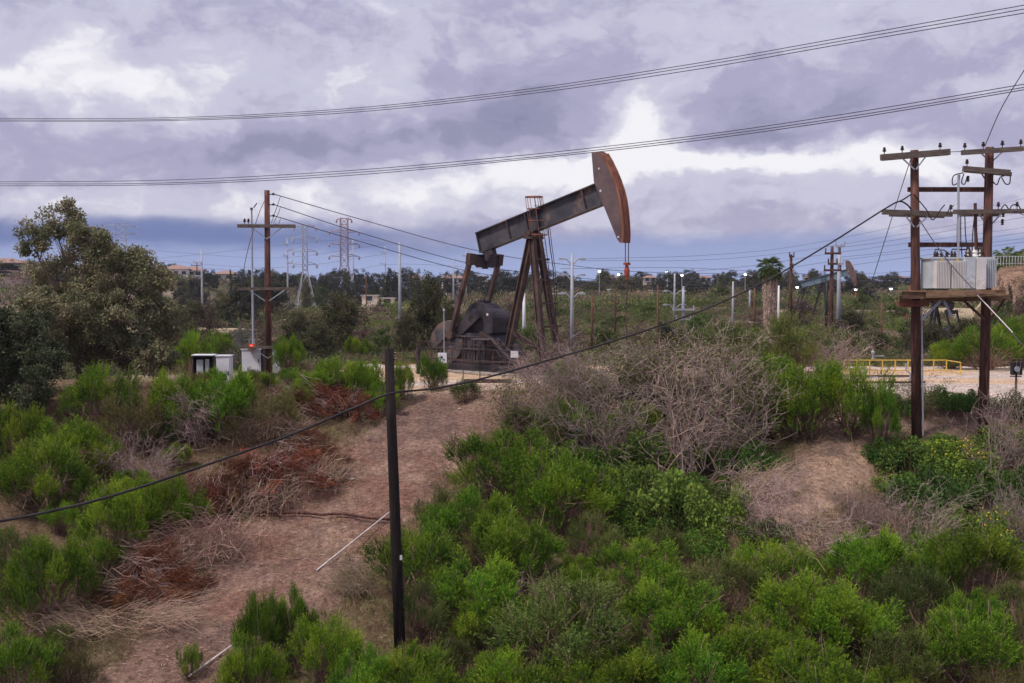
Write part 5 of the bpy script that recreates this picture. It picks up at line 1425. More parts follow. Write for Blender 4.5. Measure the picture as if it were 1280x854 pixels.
D_ = [(SP, 270, 690, 130, 60, 'grey cut stems spilling down to the track beside the green shrub'), (SP, 215, 720, 110, 50, 'pale bare stems over the lower red heap'),
 (SP, 330, 640, 110, 50, 'grey stems at the foot of the upper red brush'), (SP, 400, 610, 80, 40, 'pale stems at the right end of the red brush'),
 (SP, 30, 718, 100, 40, 'pale dead stems between two shrubs at the left edge'), (SP, 110, 790, 110, 40, 'pale dead stems low at the left by the track'),
 (SP, 445, 745, 60, 50, 'fan of straw coloured stems left of the dark pole'), (SP, 350, 545, 80, 40, 'pale stems below the pad edge red heap'),
 (SP, 1010, 690, 120, 50, 'grey twigs strewn across the foot of the bare spur'), (SP, 200, 780, 110, 36, 'pale stems at the very edge of the lower track'), (SP, 960, 625, 80, 50, 'dark grey brush in the hollow left of the spur')]
for (k_, px, py, w_, h_, lab) in D_: put(k_, px, py, w_, h_, lab, 'cut_stems', 'cut stems', 'heaps of bare cut stems', unit=(2.2, .6))
F_ = [
 (HB, 1140, 590, 100, 45, 'dark green leafy plants at the foot of the first tall pole'), (HF, 1190, 592, 110, 45, 'leafy plants with tiny yellow flowers between the tall poles'),
 (HB, 1160, 640, 120, 62, 'dark leafy herb patch right of the bare spur'), (HB, 1225, 625, 110, 50, 'green herb patch below the yellow flowers'), (HF, 1255, 565, 80, 40, 'leafy weeds at the foot of the second tall pole'),
 (HB, 1110, 575, 60, 30, 'low herbs at the head of the bare spur'), (HB, 1275, 640, 80, 60, 'leafy plants at the right edge under the poles'), 
 (HB, 1175, 508, 70, 26, 'low weeds on the near yard edge by the first pole'), (HB, 1215, 512, 50, 26, 'low weeds on the yard edge left of the second pole'), (HB, 1268, 522, 60, 34, 'weeds around the black meter box post'), (HB, 1120, 520, 60, 28, 'low weeds at the yard corner left of the first pole'),
 (HP, 760, 640, 130, 70, 'large leafed vines under the dead branches at the left'), (HP, 830, 655, 140, 80, 'large leafed vines below the biggest dead tangle'), (HP, 895, 670, 110, 75, 'large leafed vines left of the spur foot'), (HP, 690, 590, 90, 50, 'leafy vines at the left foot of the mound'),
 (HP, 800, 590, 110, 60, 'leafy vines climbing into the dead branches'), (HB, 870, 640, 120, 50, 'darker herbs among the large leafed vines'), (HP, 1130, 720, 100, 60, 'broad leafed plant among twigs right of the spur foot'), (HB, 740, 610, 90, 50, 'dark herbs under the arching dead branches'),
 (HB, 940, 600, 90, 50, 'dark leaves inside the dead tangle near the spur'), (HF, 1240, 690, 100, 60, 'yellowish leafy weeds above the dense right shrub'), (HP, 1200, 680, 90, 50, 'broad leafed weeds below the dark herb patch'),
]
for (k_, px, py, w_, h_, lab) in F_: put(k_, px, py, w_, h_, lab, 'leafy_plant', 'plant', unit=(2.1, .95))

# ------------------------------------------------------------------ big left tree and neighbours
def L_at(px, py, Y, base): v = P(px, py, Y) - base; return v
tb_ = onground(97, 50)
lob = []
rr_ = np.random.default_rng(77)
for (px, py, rx, ry) in ((70, 272, 26, 22), (48, 300, 20, 18), (90, 310, 34, 26), (128, 300, 24, 20), (130, 345, 44, 32), (165, 330, 26, 20), (190, 350, 28, 24), (60, 350, 36, 30), (95, 385, 50, 32), (160, 395, 46, 34), (205, 395, 26, 30), (50, 405, 34, 30), (125, 430, 44, 26), (175, 445, 36, 26), (70, 440, 34, 20), (200, 440, 20, 24)):
    v = L_at(px, py, 50, tb_); s_ = 50 / FPX
    lob.append((v.x, rr_.normal() * 1.0, v.z, rx * s_, ry * s_))
bt_m = tree_mesh(101, H=9, R=3.6, ca=c3(138, 132, 100), cb=c3(104, 108, 76), clumps=520, per=150, ll=.16, lw=.07, lobes=lob, cr=.42, trunk_h=.16, tr=.2)
place('olive_leafed_tree', bt_m, tb_, 0, 1, 'large olive grey tree on the left with a forked brown trunk', 'tree')
lob = []
for (px, py, rx, ry) in ((20, 410, 34, 28), (-10, 440, 40, 30), (50, 445, 26, 26), (25, 470, 40, 30), (60, 480, 24, 26), (5, 500, 36, 20), (-30, 400, 36, 30)):
    v = L_at(px, py, 44, onground(15, 44)); s_ = 44 / FPX; lob.append((v.x, rr_.normal() * .6, v.z, rx * s_, ry * s_))
place('dark_leafed_tree', tree_mesh(102, H=5, R=2, ca=c3(108, 114, 84), cb=c3(76, 88, 60), clumps=260, per=130, ll=.14, lw=.065, lobes=lob, cr=.36, trunk_h=.15, tr=.14), onground(15, 44), 0, 1, 'darker green tree at the left edge in front of the large olive one', 'tree')

# mid-distance tree kinds (unit H=7, R=3)
TO = [tree_mesh(s, clumps=150, per=110, ll=.22, lw=.10, ca=c3(98, 94, 66), cb=c3(78, 80, 54), cr=.6, lowz=.1, trunk_h=.2) for s in (110, 111)]
TD = [tree_mesh(s, clumps=80, per=60, ll=.34, lw=.16, ca=c3(70, 72, 62), cb=c3(54, 57, 52), cr=.65, lowz=.15) for s in (112, 113, 114, 115)]
TGN = [tree_mesh(s, clumps=80, per=60, ll=.3, lw=.14, ca=c3(88, 106, 50), cb=c3(68, 88, 42), cr=.65, lowz=.05, trunk_h=.12) for s in (116, 117)]
TP = [tree_mesh(s, clumps=70, per=50, ll=.3, lw=.10, ca=c3(112, 92, 84), cb=c3(92, 76, 68), cr=.6, lowz=.05, trunk_h=.12) for s in (118, 119)]
TS = [tree_mesh(120, clumps=90, per=90, ll=.2, lw=.07, ca=c3(142, 140, 136), cb=c3(112, 112, 106), cr=.5, lowz=.0, trunk_h=.1)]
TC = [tree_mesh(121, H=7, R=1.3, clumps=60, per=60, ll=.3, lw=.12, ca=c3(60, 68, 50), cb=c3(48, 56, 42), cr=.5, lowz=.05)]
def tree(kinds, px, ytop, ybase, w_, Y, label, cat='tree', name='broadleaf_tree', group=None, unit=(6.4, 7.0)):
    g_ = onground(px, Y); top = P(px, ytop, Y).z; hb = P(px, ybase, Y).z
    z0 = min(g_.z, hb) if hb < g_.z else g_.z
    h = max(top - g_.z, 1.5); s_ = w_ * Y / FPX / unit[0]
    m = kinds[rs.randrange(len(kinds))]
    return place(name, m, (g_.x, g_.y, g_.z - .1), rs.uniform(0, 6.28), (s_, s_, h / unit[1]), label, cat, group)
M_ = [
 (TO, 425, 358, 430, 92, 95, 'broad olive brown tree right of the brown utility pole'),
 (TO, 537, 332, 440, 62, 88, 'tall grey brown tree directly left of the pumpjack'),
 (TO, 508, 385, 425, 40, 86, 'smaller brown tree joined to the tall one left of the pumpjack'),
 (TO, 372, 385, 425, 60, 105, 'dark olive tree just right of the brown utility pole'),
 (TD, 300, 345, 420, 66, 150, 'tall dark tree behind the white mast'),
 (TD, 345, 340, 410, 50, 170, 'dark tree behind the brown utility pole'),
 (TC, 289, 330, 400, 12, 165, 'slim dark conifer left of the white mast'),
 (TS, 303, 392, 432, 44, 78, 'silver grey rounded shrub tree behind the white cabinet'),
 (TP, 262, 378, 420, 60, 105, 'purplish brown bushy tree left of the silver one'),
 (TO, 232, 395, 440, 60, 80, 'brown green bushy tree right of the big left tree'),
 (TD, 490, 330, 372, 30, 260, 'dark umbrella crowned tree right of the white steel pole'),
 (TD, 520, 340, 380, 30, 250, 'dark tree behind the tall grey brown one'),
 (TO, 433, 335, 372, 22, 350, 'narrow brown tree inside the legs of the pink pylon'),
 (TO, 383, 345, 378, 16, 285, 'small brown tree behind the silver pylon'),
 (TD, 445, 342, 374, 26, 300, 'dark tree right of the pink pylon base'),
 (TD, 466, 344, 372, 24, 310, 'small dark tree left of the white steel pole'),
 (TGN, 400, 352, 380, 36, 300, 'green tree between the two nearer pylons'),
 (TGN, 440, 382, 400, 30, 180, 'green rounded tree above the broad olive brown one'),
 (TGN, 480, 372, 398, 30, 200, 'green tree left of the white steel pole foot'),
 (TGN, 665, 395, 440, 44, 90, 'dark green bush tree seen between the pumpjack legs'),
 (TGN, 640, 402, 440, 36, 88, 'green bush tree right of the gear housing'),
 (TGN, 700, 382, 405, 30, 150, 'green tree left of the curved arm pole'),
 (TGN, 775, 392, 418, 44, 130, 'green bush behind the polished rod'),
 (TGN, 735, 378, 396, 26, 170, 'round dark green bush high on the slope'),
 (TD, 842, 338, 375, 44, 240, 'tall dark tree behind the pair of pale armed poles'),
 (TD, 868, 350, 382, 34, 230, 'dark tree immediately right of the armed poles'),
 (TGN, 902, 352, 392, 34, 200, 'green tree left of the small distant palm'),
 (TD, 945, 355, 382, 24, 240, 'dark tree left behind the shaggy palm'),
 (TD, 890, 374, 396, 40, 180, 'wide dark bush below the green tree near the small palm'),
 (TGN, 872, 390, 420, 50, 110, 'bright green bush right of the armed poles'),
 (TP, 1000, 372, 410, 60, 125, 'brown bare looking bush left of the far blue pumpjack'),
 (TP, 945, 385, 415, 60, 115, 'brown thicket bush at the left of the shaggy palm trunk'),
 (TD, 1003, 362, 385, 30, 210, 'dark green tree right of the brown wooden pole'),
 (TD, 1085, 356, 392, 40, 190, 'dark tree behind the far blue horse head'),
 (TGN, 1078, 362, 398, 30, 170, 'green tree just below the far blue horse head'),
 (TGN, 1120, 372, 405, 40, 140, 'green bush left of the first tall pole'),
 (TGN, 1100, 405, 440, 60, 82, 'green bush behind the yellow railing'),
 (TO, 1165, 400, 440, 70, 82, 'olive brush behind the yard between the tall poles'),
 (TO, 1210, 392, 440, 70, 86, 'olive brush below the transformer platform'),
 (TGN, 1258, 378, 420, 60, 90, 'green tree in front of the right bluff'),
 (TC, 1262, 350, 392, 24, 112, 'dark conical bush against the bare face of the right bluff'),
 (TGN, 1284, 352, 392, 40, 111, 'green bush on the bluff face at the right edge'),
 (TP, 1272, 358, 395, 40, 110, 'dry brush on the lower bluff face'),
 (TGN, 1244, 376, 392, 34, 108, 'low green shrub tree at the foot of the bluff'),
 (TP, 1250, 344, 385, 34, 113, 'grey dried vine growth on the bare bluff face'),
 (TP, 1150, 385, 430, 60, 92, 'brown brush behind the first tall pole'),
 (TGN, 755, 402, 430, 50, 100, 'green bush left of the polished rod at the slope foot'),
 (TP, 715, 400, 436, 60, 96, 'pinkish brown brush at the foot of the curved arm pole'),
 (TP, 795, 402, 438, 50, 92, 'pinkish brown brush right of the polished rod'),
 (TD, 830, 400, 436, 46, 92, 'dark brush left of the pair of armed poles'),
 (TP, 212, 385, 430, 50, 92, 'purplish brush against the right side of the large olive tree'),
 (TO, 245, 372, 415, 46, 130, 'brown bush tree below the pinkish hilltop house'),
 (TGN, 225, 376, 410, 40, 150, 'bright green bush below the left hilltop houses'),
 (TP, 330, 392, 440, 60, 84, 'grey brown brush between white mast and brown left pole'),
 (TO, 395, 398, 440, 60, 84, 'dull brush right of the brown left pole'),
 (TP, 455, 398, 440, 54, 88, 'brown brush right of the broad olive brown tree'),
 (TGN, 478, 402, 438, 44, 84, 'green bush before the foot of the white steel pole'),
 (TP, 470, 378, 402, 44, 170, 'purplish bare bank bush left of the white steel pole'),
 (TO, 562, 372, 425, 44, 84, 'brown tree behind the near pitman arm'),
 (TGN, 600, 378, 420, 50, 100, 'olive green bush behind the gear housing'),
 (TD, 320, 352, 385, 40, 230, 'dark tree mass behind the white mast foot'),
 (TO, 280, 362, 400, 50, 150, 'dark brown tree left of the silver bush'),
 (TD, 405, 340, 372, 22, 330, 'small dark tree right of the silver pylon'),
 (TGN, 810, 378, 402, 46, 150, 'green bush on the slope left of the armed poles'),
 (TP, 900, 398, 425, 60, 105, 'brown brush below the small palm'),
 (TO, 860, 405, 435, 60, 92, 'olive brush at the foot of the armed poles'),
 (TP, 1040, 395, 432, 60, 95, 'brown brush at the foot of the twin poles'),
 (TGN, 1010, 408, 440, 70, 84, 'olive green brush below the far blue pumpjack'),
 (TO, 1065, 385, 425, 60, 110, 'olive bush right of the twin poles'),
 (TGN, 1140, 395, 430, 50, 100, 'green bush behind the first tall pole'),
 (TP, 640, 372, 400, 50, 170, 'brown bush on the slope behind the pump legs'),
 (TP, 760, 372, 395, 60, 190, 'dry bush high on the slope right of the curved arm pole'),
]
for (k_, px, yt, yb, w_, Y, lab) in M_: tree(k_, px, yt, yb, w_, Y, lab)
# ridge rows
ridge = [(-20, 200, 336), (200, 600, 341), (600, 1120, 342), (1120, 1330, 347)]
rn = random.Random(9)
for (x0, x1, yt) in ridge:
    x = x0
    while x < x1:
        Y = rn.uniform(270, 430); h0 = rn.uniform(-8, 9)
        reg = 'left' if x < 560 else ('middle' if x < 860 else 'right')
        lab = {'left': 'dark rounded tree in the row on the left part of the far ridge', 'middle': 'dark rounded tree in the ridge row behind the pumpjack and red clamp', 'right': 'dark rounded tree in the ridge row right of the pale armed poles'}[reg]
        tree(TD if rn.random() < .8 else TO, x, yt + h0, 372, rn.uniform(24, 46), Y, lab, group='ridge trees ' + reg)
        x += rn.uniform(8, 14)
for (px, yt, w_, Y, lab) in ((215, 328, 26, 350, 'wide flat crowned tree above the left hilltop houses'), (40, 331, 16, 300, 'small dark tree between the two houses at the far left'), (268, 338, 16, 330, 'dark tree right of the pale steel pole on the left hilltop')):
    tree(TD, px, yt, 350, w_, Y, lab)

# ------------------------------------------------------------------ palms
def palm(px, ytop, Y, h_crown, trunk_r, label, skirt=False, crown=1.6, nf=34, group=None):
    rng = np.random.default_rng(int(px)); g_ = onground(px, Y); top = P(px, ytop, Y).z; h = top - g_.z - crown * .75
    r = E('palm_tree', g_, label, 'palm tree', group)
    if skirt:
        prof = []
        for k in range(14):
            t_ = k / 13; prof.append((trunk_r * (1.25 + .85 * t_ + .12 * math.sin(k * 2.1)) if t_ > .0 else trunk_r, t_ * h * .985 - .2))
        MB().lathe((0, 0, 0), prof, 16).build('trunk', palm_skirt, r, True)
        n = 3800; a = rng.uniform(0, 6.28, n); z = rng.uniform(.03, 1, n) ** .85 * h; rr = trunk_r * (1.15 + .95 * z / h)
        pos = np.stack([rr * np.cos(a), rr * np.sin(a), z], 1); D = np.stack([np.cos(a) * .35, np.sin(a) * .35, -np.ones(n)], 1) + rng.normal(size=(n, 3)) * .22
        link('dead_fronds', quads_mesh('dead_fronds', leafs(rng, pos, D, rng.uniform(.2, .5, n), .05), vary(rng, c3(176, 152, 138), n, .25, .05), leaf_m), r)
    else:
        MB().tube([(0, 0, -.5), (.1, 0, h * .5), (0, 0, h)], [trunk_r * 1.3, trunk_r, trunk_r * .9], 8).build('trunk', bark, r, True)
    Vs, Cs = [], []
    for f in range(nf):
        a = f * 2.4; e0 = rad(80 - 150 * ((f + .5) / nf)); 
        ln = crown * rng.uniform(.8, 1.1); st = np.array([0, 0, h])
        d = np.array([math.cos(a) * math.cos(e0), math.sin(a) * math.cos(e0), math.sin(e0)]); pts_ = [st]
        for k in range(7):
            d = nrm(d + np.array([0, 0, -.17])); pts_.append(pts_[-1] + d * ln / 7)
        pp = np.array(pts_); sd_ = nrm(np.cross(d, [0, 0, 1]) + 1e-6)
        m = 30
        if skirt:   # fan palm
            cen = pp[4]; D = nrm(pp[5] - pp[3]); ang = rng.uniform(-1.5, 1.5, m)[:, None]
            DD = D * np.cos(ang) + sd_ * np.sin(ang) + rng.normal(size=(m, 3)) * .08
            Vs.append(leafs(rng, np.repeat(cen[None], m, 0), DD, ln * rng.uniform(.35, .6, m), .08 * crown / 1.6, .15))
        else:
            t_ = rng.uniform(.8, 6.9, m); i0 = t_.astype(int); fr = (t_ - i0)[:, None]; pos = pp[i0] * (1 - fr) + pp[i0 + 1] * fr
            sg = np.where(rng.random(m) < .5, -1, 1)[:, None]
            DD = sd_ * sg * .9 + (pp[-1] - pp[0]) / ln * .5 + np.array([0, 0, -.45]) + rng.normal(size=(m, 3)) * .1
            Vs.append(leafs(rng, pos, DD, ln * .34, .10 * crown / 1.6))
        dead = e0 < rad(-35)
        Cs.append(vary(rng, c3(118, 100, 66) if dead else c3(92, 112, 50), m, .2, .05))
        q = segs3(pp[:-1], pp[1:], .03, .02); Vs.append(q); Cs.append(vary(rng, c3(108, 110, 60), len(q), .1, .03))
    link('crown', quads_mesh('crown', np.concatenate(Vs), np.concatenate(Cs), leaf_m), r)
    return r
palm(962, 321, 100, 0, .27, 'thick shaggy palm with a full skirt of dead fronds', True, 1.35, 64)
palm(915, 347, 200, 0, .28, 'small distant palm on a tall thin trunk left of the shaggy palm', False, .9, 26)
palm(1254, 311, 126, 0, .4, 'bushy palm on the right bluff beside the picket railing', False, 2.1, 60)
palm(1274, 309, 134, 0, .3, 'palm crown rising beside the house at the right edge', False, 2.2, 34)
palm(39, 323, 305, 0, .3, 'slim palm between the houses at the far left', False, 1.5, 26)
palm(379, 345, 310, 0, .25, 'slim palm left of the silver pylon feet', False, 1.5, 26)
palm(316, 344, 260, 0, .3, 'palm top showing behind the white mast', False, 1.7, 30)

# ------------------------------------------------------------------ procedural fill of the thickets (individuals)
def inpoly(px, py, poly):
    c = False; j = len(poly) - 1
    for i in range(len(poly)):
        xi, yi = poly[i]; xj, yj = poly[j]
        if (yi > py) != (yj > py) and px < (xj - xi) * (py - yi) / (yj - yi) + xi: c = not c
        j = i
    return c
def fill(poly, n, kinds, w_m, h_m, label, name, cat, group, unit=(2.0, 1.7), mind=.9, seed=1):
    r_ = random.Random(seed); xs = [p[0] for p in poly]; ys = [p[1] for p in poly]; got = []; tries = 0
    while len(got) < n and tries < n * 40:
        tries += 1
        px = r_.uniform(min(xs), max(xs)); py = r_.uniform(min(ys), max(ys))
        if not inpoly(px, py, poly): continue
        g_ = ground(px, py)
        if any((g_.x - q.x) ** 2 + (g_.y - q.y) ** 2 < mind ** 2 for q in got): continue
        tk, sp_, pd, yd = masks(np.array([g_.x]), np.array([g_.y]))
        if max(tk[0], sp_[0], yd[0]) > .3: continue
        got.append(g_); k_ = kinds[r_.randrange(len(kinds))]; s_ = r_.uniform(.75, 1.2)
        place(name, k_, (g_.x, g_.y, g_.z - .05), r_.uniform(0, 6.28), (w_m * s_ / unit[0], w_m * s_ / unit[0], h_m * s_ * r_.uniform(.85, 1.15) / unit[1]), label, cat, group)
fill([(560, 640), (700, 660), (900, 740), (1290, 720), (1330, 1000), (380, 1000), (470, 800)], 50, BR + BO + BD + TG[:1], 1.7, 1.25, 'mixed shrub packed between the larger ones of the front right thicket', 'shrub', 'shrub', 'thicket infill shrubs', mind=1.1, seed=2)
fill([(0, 520), (120, 500), (240, 520), (330, 560), (250, 600), (170, 660), (90, 820), (-40, 900), (-60, 560)], 26, BR + BO + BD, 1.5, 1.0, 'feathery shrub scattered between larger ones on the left slope', 'shrub', 'shrub', 'left slope infill shrubs', mind=1.5, seed=3)
fill([(640, 490), (900, 470), (1000, 480), (950, 600), (760, 620), (640, 560)], 16, BR + BO + TL + HB, 2.0, 1.3, 'scrubby bush woven into the brush mound', 'mound_bush', 'bush', 'brush mound infill', mind=1.2, seed=4)
fill([(640, 560), (760, 570), (940, 600), (960, 680), (880, 700), (700, 640)], 14, HP + HB, 1.9, .8, 'leafy vine patch sprawling at the foot of the brush mound', 'leafy_plant', 'plant', 'mound foot vines', unit=(2.1, .95), mind=1.1, seed=5)
fill([(1110, 560), (1290, 550), (1300, 700), (1120, 690)], 14, HB + HF + HP, 1.8, .75, 'leafy herb patch on the slope below the two tall poles', 'leafy_plant', 'plant', 'pole slope herbs', unit=(2.1, .95), mind=1.1, seed=6)
fill([(230, 480), (420, 478), (470, 500), (360, 520), (240, 530)], 12, BR + BD, 1.5, 1.0, 'feathery shrub in the belt below the white cabinets', 'shrub', 'shrub', 'cabinet belt shrubs', mind=1.2, seed=7)
fill([(1000, 640), (1060, 700), (1290, 650), (1290, 740), (980, 720)], 10, TG + BO, 1.5, .9, 'dry twiggy bush between herbs and green shrubs at the right', 'dead_bush', 'dead bush', 'dry belt bushes on the right', mind=1.1, seed=8)

rq = random.Random(31)
# scattered stones on the track: the larger ones are things of their own
def stone(px, py, s_, label):
    g_ = ground(px, py); rg = np.random.default_rng(int(px * 7 + py)); b = MB()
    prof = [(.25, -.2), (.85, -.05), (1.0, .25), (.7, .6), (.25, .75)]
    b.lathe((0, 0, 0), prof, 7); b.v = [tuple(np.array(v) * s_ * (1 + rg.normal(size=3) * .12)) for v in b.v]
    o = b.build('stone', concrete, None, False, g_); T(o, label, 'stone')
stone(440, 600, .10, 'pale stone on the track just left of the dark pole'); stone(575, 512, .09, 'pale stone at the top end of the dirt track'); stone(418, 583, .08, 'small dark stone beside the red brush end')
stone(1220, 524, .07, 'pale pebble on bare soil left of the second tall pole')

# ------------------------------------------------------------------ stuff: grass, litter, far scrub
def grass(name, n, xr, yr_, maskf, L_, W_, ca, cb, seed, per=9, spread=.12, up_=1.0, label=None):
    rng = np.random.default_rng(seed)
    x = rng.uniform(*xr, n); y = rng.uniform(*yr_, n); keep = rng.random(n) < maskf(x, y); x, y = x[keep], y[keep]; z = height(x, y)
    m = len(x); base = np.stack([x, y, z], 1); base = np.repeat(base, per, 0) + rng.normal(size=(m * per, 3)) * np.array([spread, spread, 0])
    D = rng.normal(size=(m * per, 3)) * np.array([.5, .5, .2 * up_]) + np.array([0, 0, up_])
    if up_ < .2: D[:, 2] = np.abs(D[:, 2]) * .4; base[:, 2] = height(base[:, 0], base[:, 1]) + rng.uniform(.0, .05, m * per)
    V = leafs(rng, base, D, L_ * rng.uniform(.5, 1.3, m * per), W_, .1)
    f_ = np.repeat(rng.random(m), per)[:, None]
    col = (ca * f_ + cb * (1 - f_)) * (1 + rng.normal(size=(m * per, 1)) * .2)
    o = link(name, quads_mesh(name, V, np.clip(col, .01, 1), leaf_m)); T(o, label, 'ground cover', kind='stuff')
def fr(x, y): return (np.abs(x) < y * .50 + 1.5)
def m_dry(x, y):
    t_, s_, p_, yd = masks(x, y); d = sst(fbm(x * .4 + 5, y * .4, 3), -.25, .25); return (1 - np.maximum(np.maximum(t_, s_), p_)) * d * fr(x, y)
def m_green(x, y):
    t_, s_, p_, yd = masks(x, y); d = sst(fbm(x * .3 - 5, y * .3, 3), -.05, .3); d = np.maximum(d, g2(x, y, 15, 38, 5, 4)); return (1 - np.maximum(np.maximum(t_, s_), p_)) * d * fr(x, y)
def m_track(x, y):
    t_, s_, p_, yd = masks(x, y); return np.clip(np.maximum(t_, s_) + .25 * (1 - p_), 0, 1) * fr(x, y)
grass('dry_grass', 26000, (-24, 24), (24, 49), m_dry, .40, .013, c3(168, 142, 116), c3(132, 102, 84), 1, 11, .14, label='dry straw coloured grass between the shrubs')
grass('green_weeds', 9000, (-24, 24), (24, 49), m_green, .22, .022, c3(86, 108, 44), c3(70, 92, 40), 2, 10, .14, label='short green weeds covering the slope')
grass('twig_litter', 34000, (-16, 20), (24, 49), m_track, .20, .013, c3(190, 166, 144), c3(112, 76, 60), 3, 4, .25, up_=.05, label='straw and twig litter strewn over the dirt track')
def m_edge(x, y):
    t_, s_, p_, yd = masks(x, y); return ((p_ > .1) & (p_ < .9)) * .8 * fr(x, y) * (np.abs(x) < 40)
def m_te(x, y):
    t_, s_, p_, yd = masks(x, y); q = np.maximum(t_, s_); return np.clip(((q > .02) & (q < .95)) * .9 + (q >= .95) * .05, 0, 1) * (p_ < .5) * fr(x, y)
grass('track_edge_weeds', 12000, (-16, 18), (24, 49), m_te, .30, .015, c3(150, 128, 96), c3(98, 104, 54), 8, 10, .12, label='straw and weeds creeping over the edge of the dirt track')
grass('edge_weeds', 9000, (-24, 26), (43, 72), m_edge, .36, .022, c3(110, 120, 62), c3(150, 134, 96), 4, 9, .12, label='mixed weeds along the edge of the pad')

def far_scrub(name, n, yr_, szr, per, ls, seed, label, excl=None):
    rng = np.random.default_rng(seed); Vs, Cs = [], []
    pal = [c3(98, 104, 56), c3(84, 96, 50), c3(118, 106, 78), c3(118, 98, 84), c3(100, 98, 70), c3(74, 82, 54), c3(134, 114, 98), c3(108, 116, 58)]
    Y = yr_[0] + (yr_[1] - yr_[0]) * rng.random(n) ** 1.25; Xn = rng.uniform(-.53, .53, n) * Y
    for x, y in zip(Xn, Y):
        if excl and excl(x, y): continue
        if float(fbm(np.array(x * .03 + 9), np.array(y * .05), 3)) > .29: continue
        z = hz_(x, y); s_ = rng.uniform(*szr) * (1 + (y - 70) * .003)
        m = int(per * rng.uniform(.7, 1.3)); d = nrm(rng.normal(size=(m, 3))); d[:, 2] = np.abs(d[:, 2])
        # several lumps each
        lumps = rng.normal(size=(4, 3)) * np.array([.5, .5, .15]) * s_; lumps[:, 2] = np.abs(lumps[:, 2])
        pos = np.array([x, y, z]) + lumps[rng.integers(0, 4, m)] + d * np.array([.75, .75, .8]) * s_ * rng.uniform(.5, 1.0, (m, 1))
        l_ = ls * (y / 100) ** .5
        Vs.append(leafs(rng, pos, rng.normal(size=(m, 3)) + d + np.array([0, 0, .4]), l_ * rng.uniform(.6, 1.4, m), l_ * .4))
        i0 = int(np.clip((fbm(np.array(x * .05), np.array(y * .05), 2) + .5) * 8 + rng.normal() * 1.5, 0, 7)); Cs.append(vary(rng, pal[i0] * rng.uniform(.85, 1.15), m, .2, .06))
    o = link(name, quads_mesh(name, np.concatenate(Vs), np.concatenate(Cs), leaf_m)); T(o, label, 'scrub', kind='stuff')
far_scrub('hillside_scrub', 3600, (67, 175), (.45, 1.15), 260, .17, 1, 'mixed green and brown scrub covering the ground beyond the pad', excl=lambda x, y: (x > 10 and y < 64))
far_scrub('ridge_scrub', 3200, (165, 430), (.8, 1.7), 110, .36, 2, 'low scrub and woods covering the far slopes up to the ridge')
print('polys', sum(len(m.polygons) for m in bpy.data.meshes), 'objs', len(bpy.data.objects))

# ------------------------------------------------------------------ own labels for the many similar plants, from what they stand beside
from bpy_extras.object_utils import world_to_camera_view
bpy.context.view_layer.update()
NEARL = [((500, 800), 'the dark pole foot'), ((490, 560), 'the dark pole middle'), ((1150, 545), 'the first tall pole foot'), ((1232, 538), 'the second tall pole foot'), ((1060, 590), 'the bare spur'),
 ((1000, 690), 'the spur foot'), ((705, 790), 'the large olive shrub'), ((705, 610), 'the bright domed shrub'), ((640, 690), 'the shrub with bare stems'), ((958, 715), 'the very bright rounded shrub'),
 ((1215, 700), 'the dense shrub near the right edge'), ((1205, 800), 'the corner shrub'), ((330, 780), 'the slim tall bright shrub'), ((850, 560), 'the largest dead tangle'), ((1190, 570), 'the yellow flowers'),
 ((350, 590), 'the upper red brush'), ((200, 720), 'the lower red brush'), ((60, 720), 'the dense shrub at the left edge'), ((52, 600), 'the yellow green shrub at left'), ((97, 470), 'the olive tree trunk'),
 ((275, 465), 'the white cabinets'), ((335, 470), 'the brown left pole'), ((1010, 500), 'the green mound shrubs'), ((440, 720), 'the white pipe'), ((860, 850), 'the bottom edge right of centre'), ((1060, 850), 'the bottom edge below the spur'),
 ((640, 850), 'the bottom edge right of the pole'), ((270, 850), 'the short white pipe'), ((800, 640), 'the large leafed vines'), ((620, 560), 'the thicket upper tip'), ((1270, 480), 'the black meter box'), ((140, 640), 'the dry grass on the slope'), ((700, 480), 'the pumpjack')]
FARL = [((8, 335), 'the far left house'), ((39, 325), 'the slim left palm'), ((70, 330), 'the large olive tree top'), ((153, 300), 'the faint pylon'), ((222, 345), 'the pinkish hilltop house'), ((253, 340), 'the pale hilltop pole'), ((283, 348), 'the half hidden house'),
 ((316, 345), 'the white mast'), ((335, 345), 'the brown left pole'), ((360, 340), 'the slim steel pole'), ((382, 340), 'the silver pylon'), ((431, 340), 'the pink pylon'), ((465, 374), 'the low pale shed'), ((500, 350), 'the white steel pole'), ((537, 350), 'the tall grey brown tree'),
 ((566, 352), 'the tan ridge house'), ((582, 350), 'the near pitman arm'), ((617, 350), 'the far pitman arm'), ((645, 350), 'the rear pump leg'), ((672, 350), 'the front pump legs'), ((715, 350), 'the curved arm pole'), ((749, 345), 'the brightest lamp'), ((786, 350), 'the polished rod'),
 ((833, 350), 'the small lamp by the armed poles'), ((848, 355), 'the pale armed poles'), ((902, 365), 'the green tree near the small palm'), ((915, 350), 'the small palm'), ((931, 345), 'the lamp left of the shaggy palm'), ((962, 350), 'the shaggy palm'), ((988, 350), 'the dark wooden pole'),
 ((1010, 365), 'the blue pump beam'), ((1042, 350), 'the twin brown and white poles'), ((1069, 355), 'the blue horse head'), ((1091, 370), 'the short curved arm pole'), ((1113, 361), 'the lamp left of the tall poles'), ((1145, 350), 'the first tall pole'), ((1195, 350), 'the transformer'), ((1236, 340), 'the second tall pole'), ((1270, 330), 'the bluff house')]
used = set()
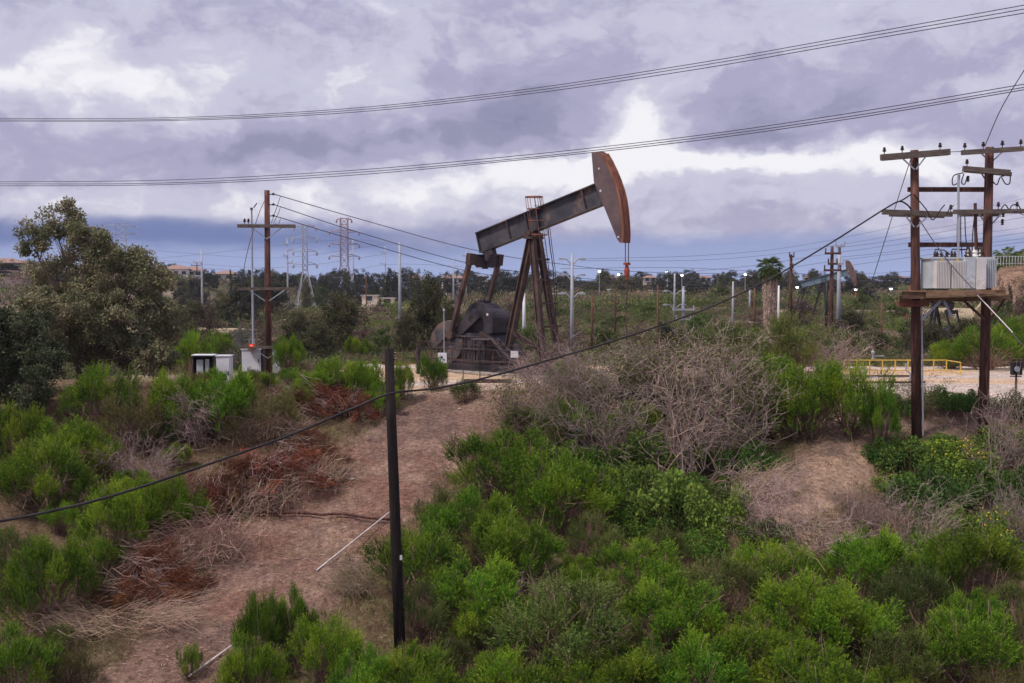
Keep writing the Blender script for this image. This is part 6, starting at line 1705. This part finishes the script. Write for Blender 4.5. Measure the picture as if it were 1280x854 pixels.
def autolabel(groups, marks, text, hgt):
    obs = [o for o in C.objects if o.get('group') in groups and o.get('category')]
    for o in obs:
        v = world_to_camera_view(SC, cam, o.matrix_world.translation + Vector((0, 0, hgt * .5 * o.scale.z)))
        x, y = v.x * 1280, (1 - v.y) * 854
        c = sorted(marks, key=lambda m: math.hypot(m[0][0] - x, (m[0][1] - y) * 1.3))
        done = False
        for second in (None, 1):
            for (mx, my), nm in c[:8]:
                dx, dy = x - mx, y - my; d = math.hypot(dx, dy)
                h = 'left' if dx < 0 else 'right'; v_ = 'above' if dy < 0 else 'below'
                if abs(dx) > 2 * abs(dy): rel = h + ' of'
                elif abs(dy) > 2 * abs(dx): rel = v_
                else: rel = v_ + ' and ' + h + ' of'
                how = 'close ' if d < 28 else ('' if d < 70 else 'some way ')
                if how == 'close ' and rel.startswith(('above', 'below')): how = 'just '
                s_ = f"{text} {how}{rel} {nm}"
                if second:
                    o2 = next((m for m in c if m[1] != nm and (m[0][0] - x) * (mx - x) < 0), None)
                    if not o2: continue
                    s_ = f"{text} between {nm} and {o2[1]}"
                if s_ not in used and len(s_.split()) <= 16:
                    used.add(s_); o['label'] = s_; done = True; break
            if done: break
autolabel(['thicket infill shrubs'], NEARL, 'infill shrub', 1.7)
autolabel(['left slope infill shrubs', 'cabinet belt shrubs'], NEARL, 'feathery slope shrub', 1.7)
autolabel(['brush mound infill'], NEARL, 'scrubby mound bush', 1.5)
autolabel(['mound foot vines'], NEARL, 'leafy vine patch', .9)
autolabel(['pole slope herbs'], NEARL, 'leafy herb patch', .9)
autolabel(['dry belt bushes on the right'], NEARL, 'dry twiggy bush', 1.7)
autolabel(['ridge trees left', 'ridge trees middle', 'ridge trees right'], FARL, 'dark rounded ridge tree', 7)

# ------------------------------------------------------------------ air
hm_ = bpy.data.materials.new('haze'); hm_.use_nodes = True
hn_ = hm_.node_tree; hn_.nodes.clear()
ho = hn_.nodes.new('ShaderNodeOutputMaterial'); hv = hn_.nodes.new('ShaderNodeVolumePrincipled')
hv.inputs['Color'].default_value = (.86, .88, .97, 1); hv.inputs['Density'].default_value = .00013
hn_.links.new(hv.outputs[0], ho.inputs['Volume'])
hb = MB(); hb.box((0, 745, 14), (2600, 1700, 46)); ho_ = hb.build('haze', hm_); T(ho_, kind='stuff')
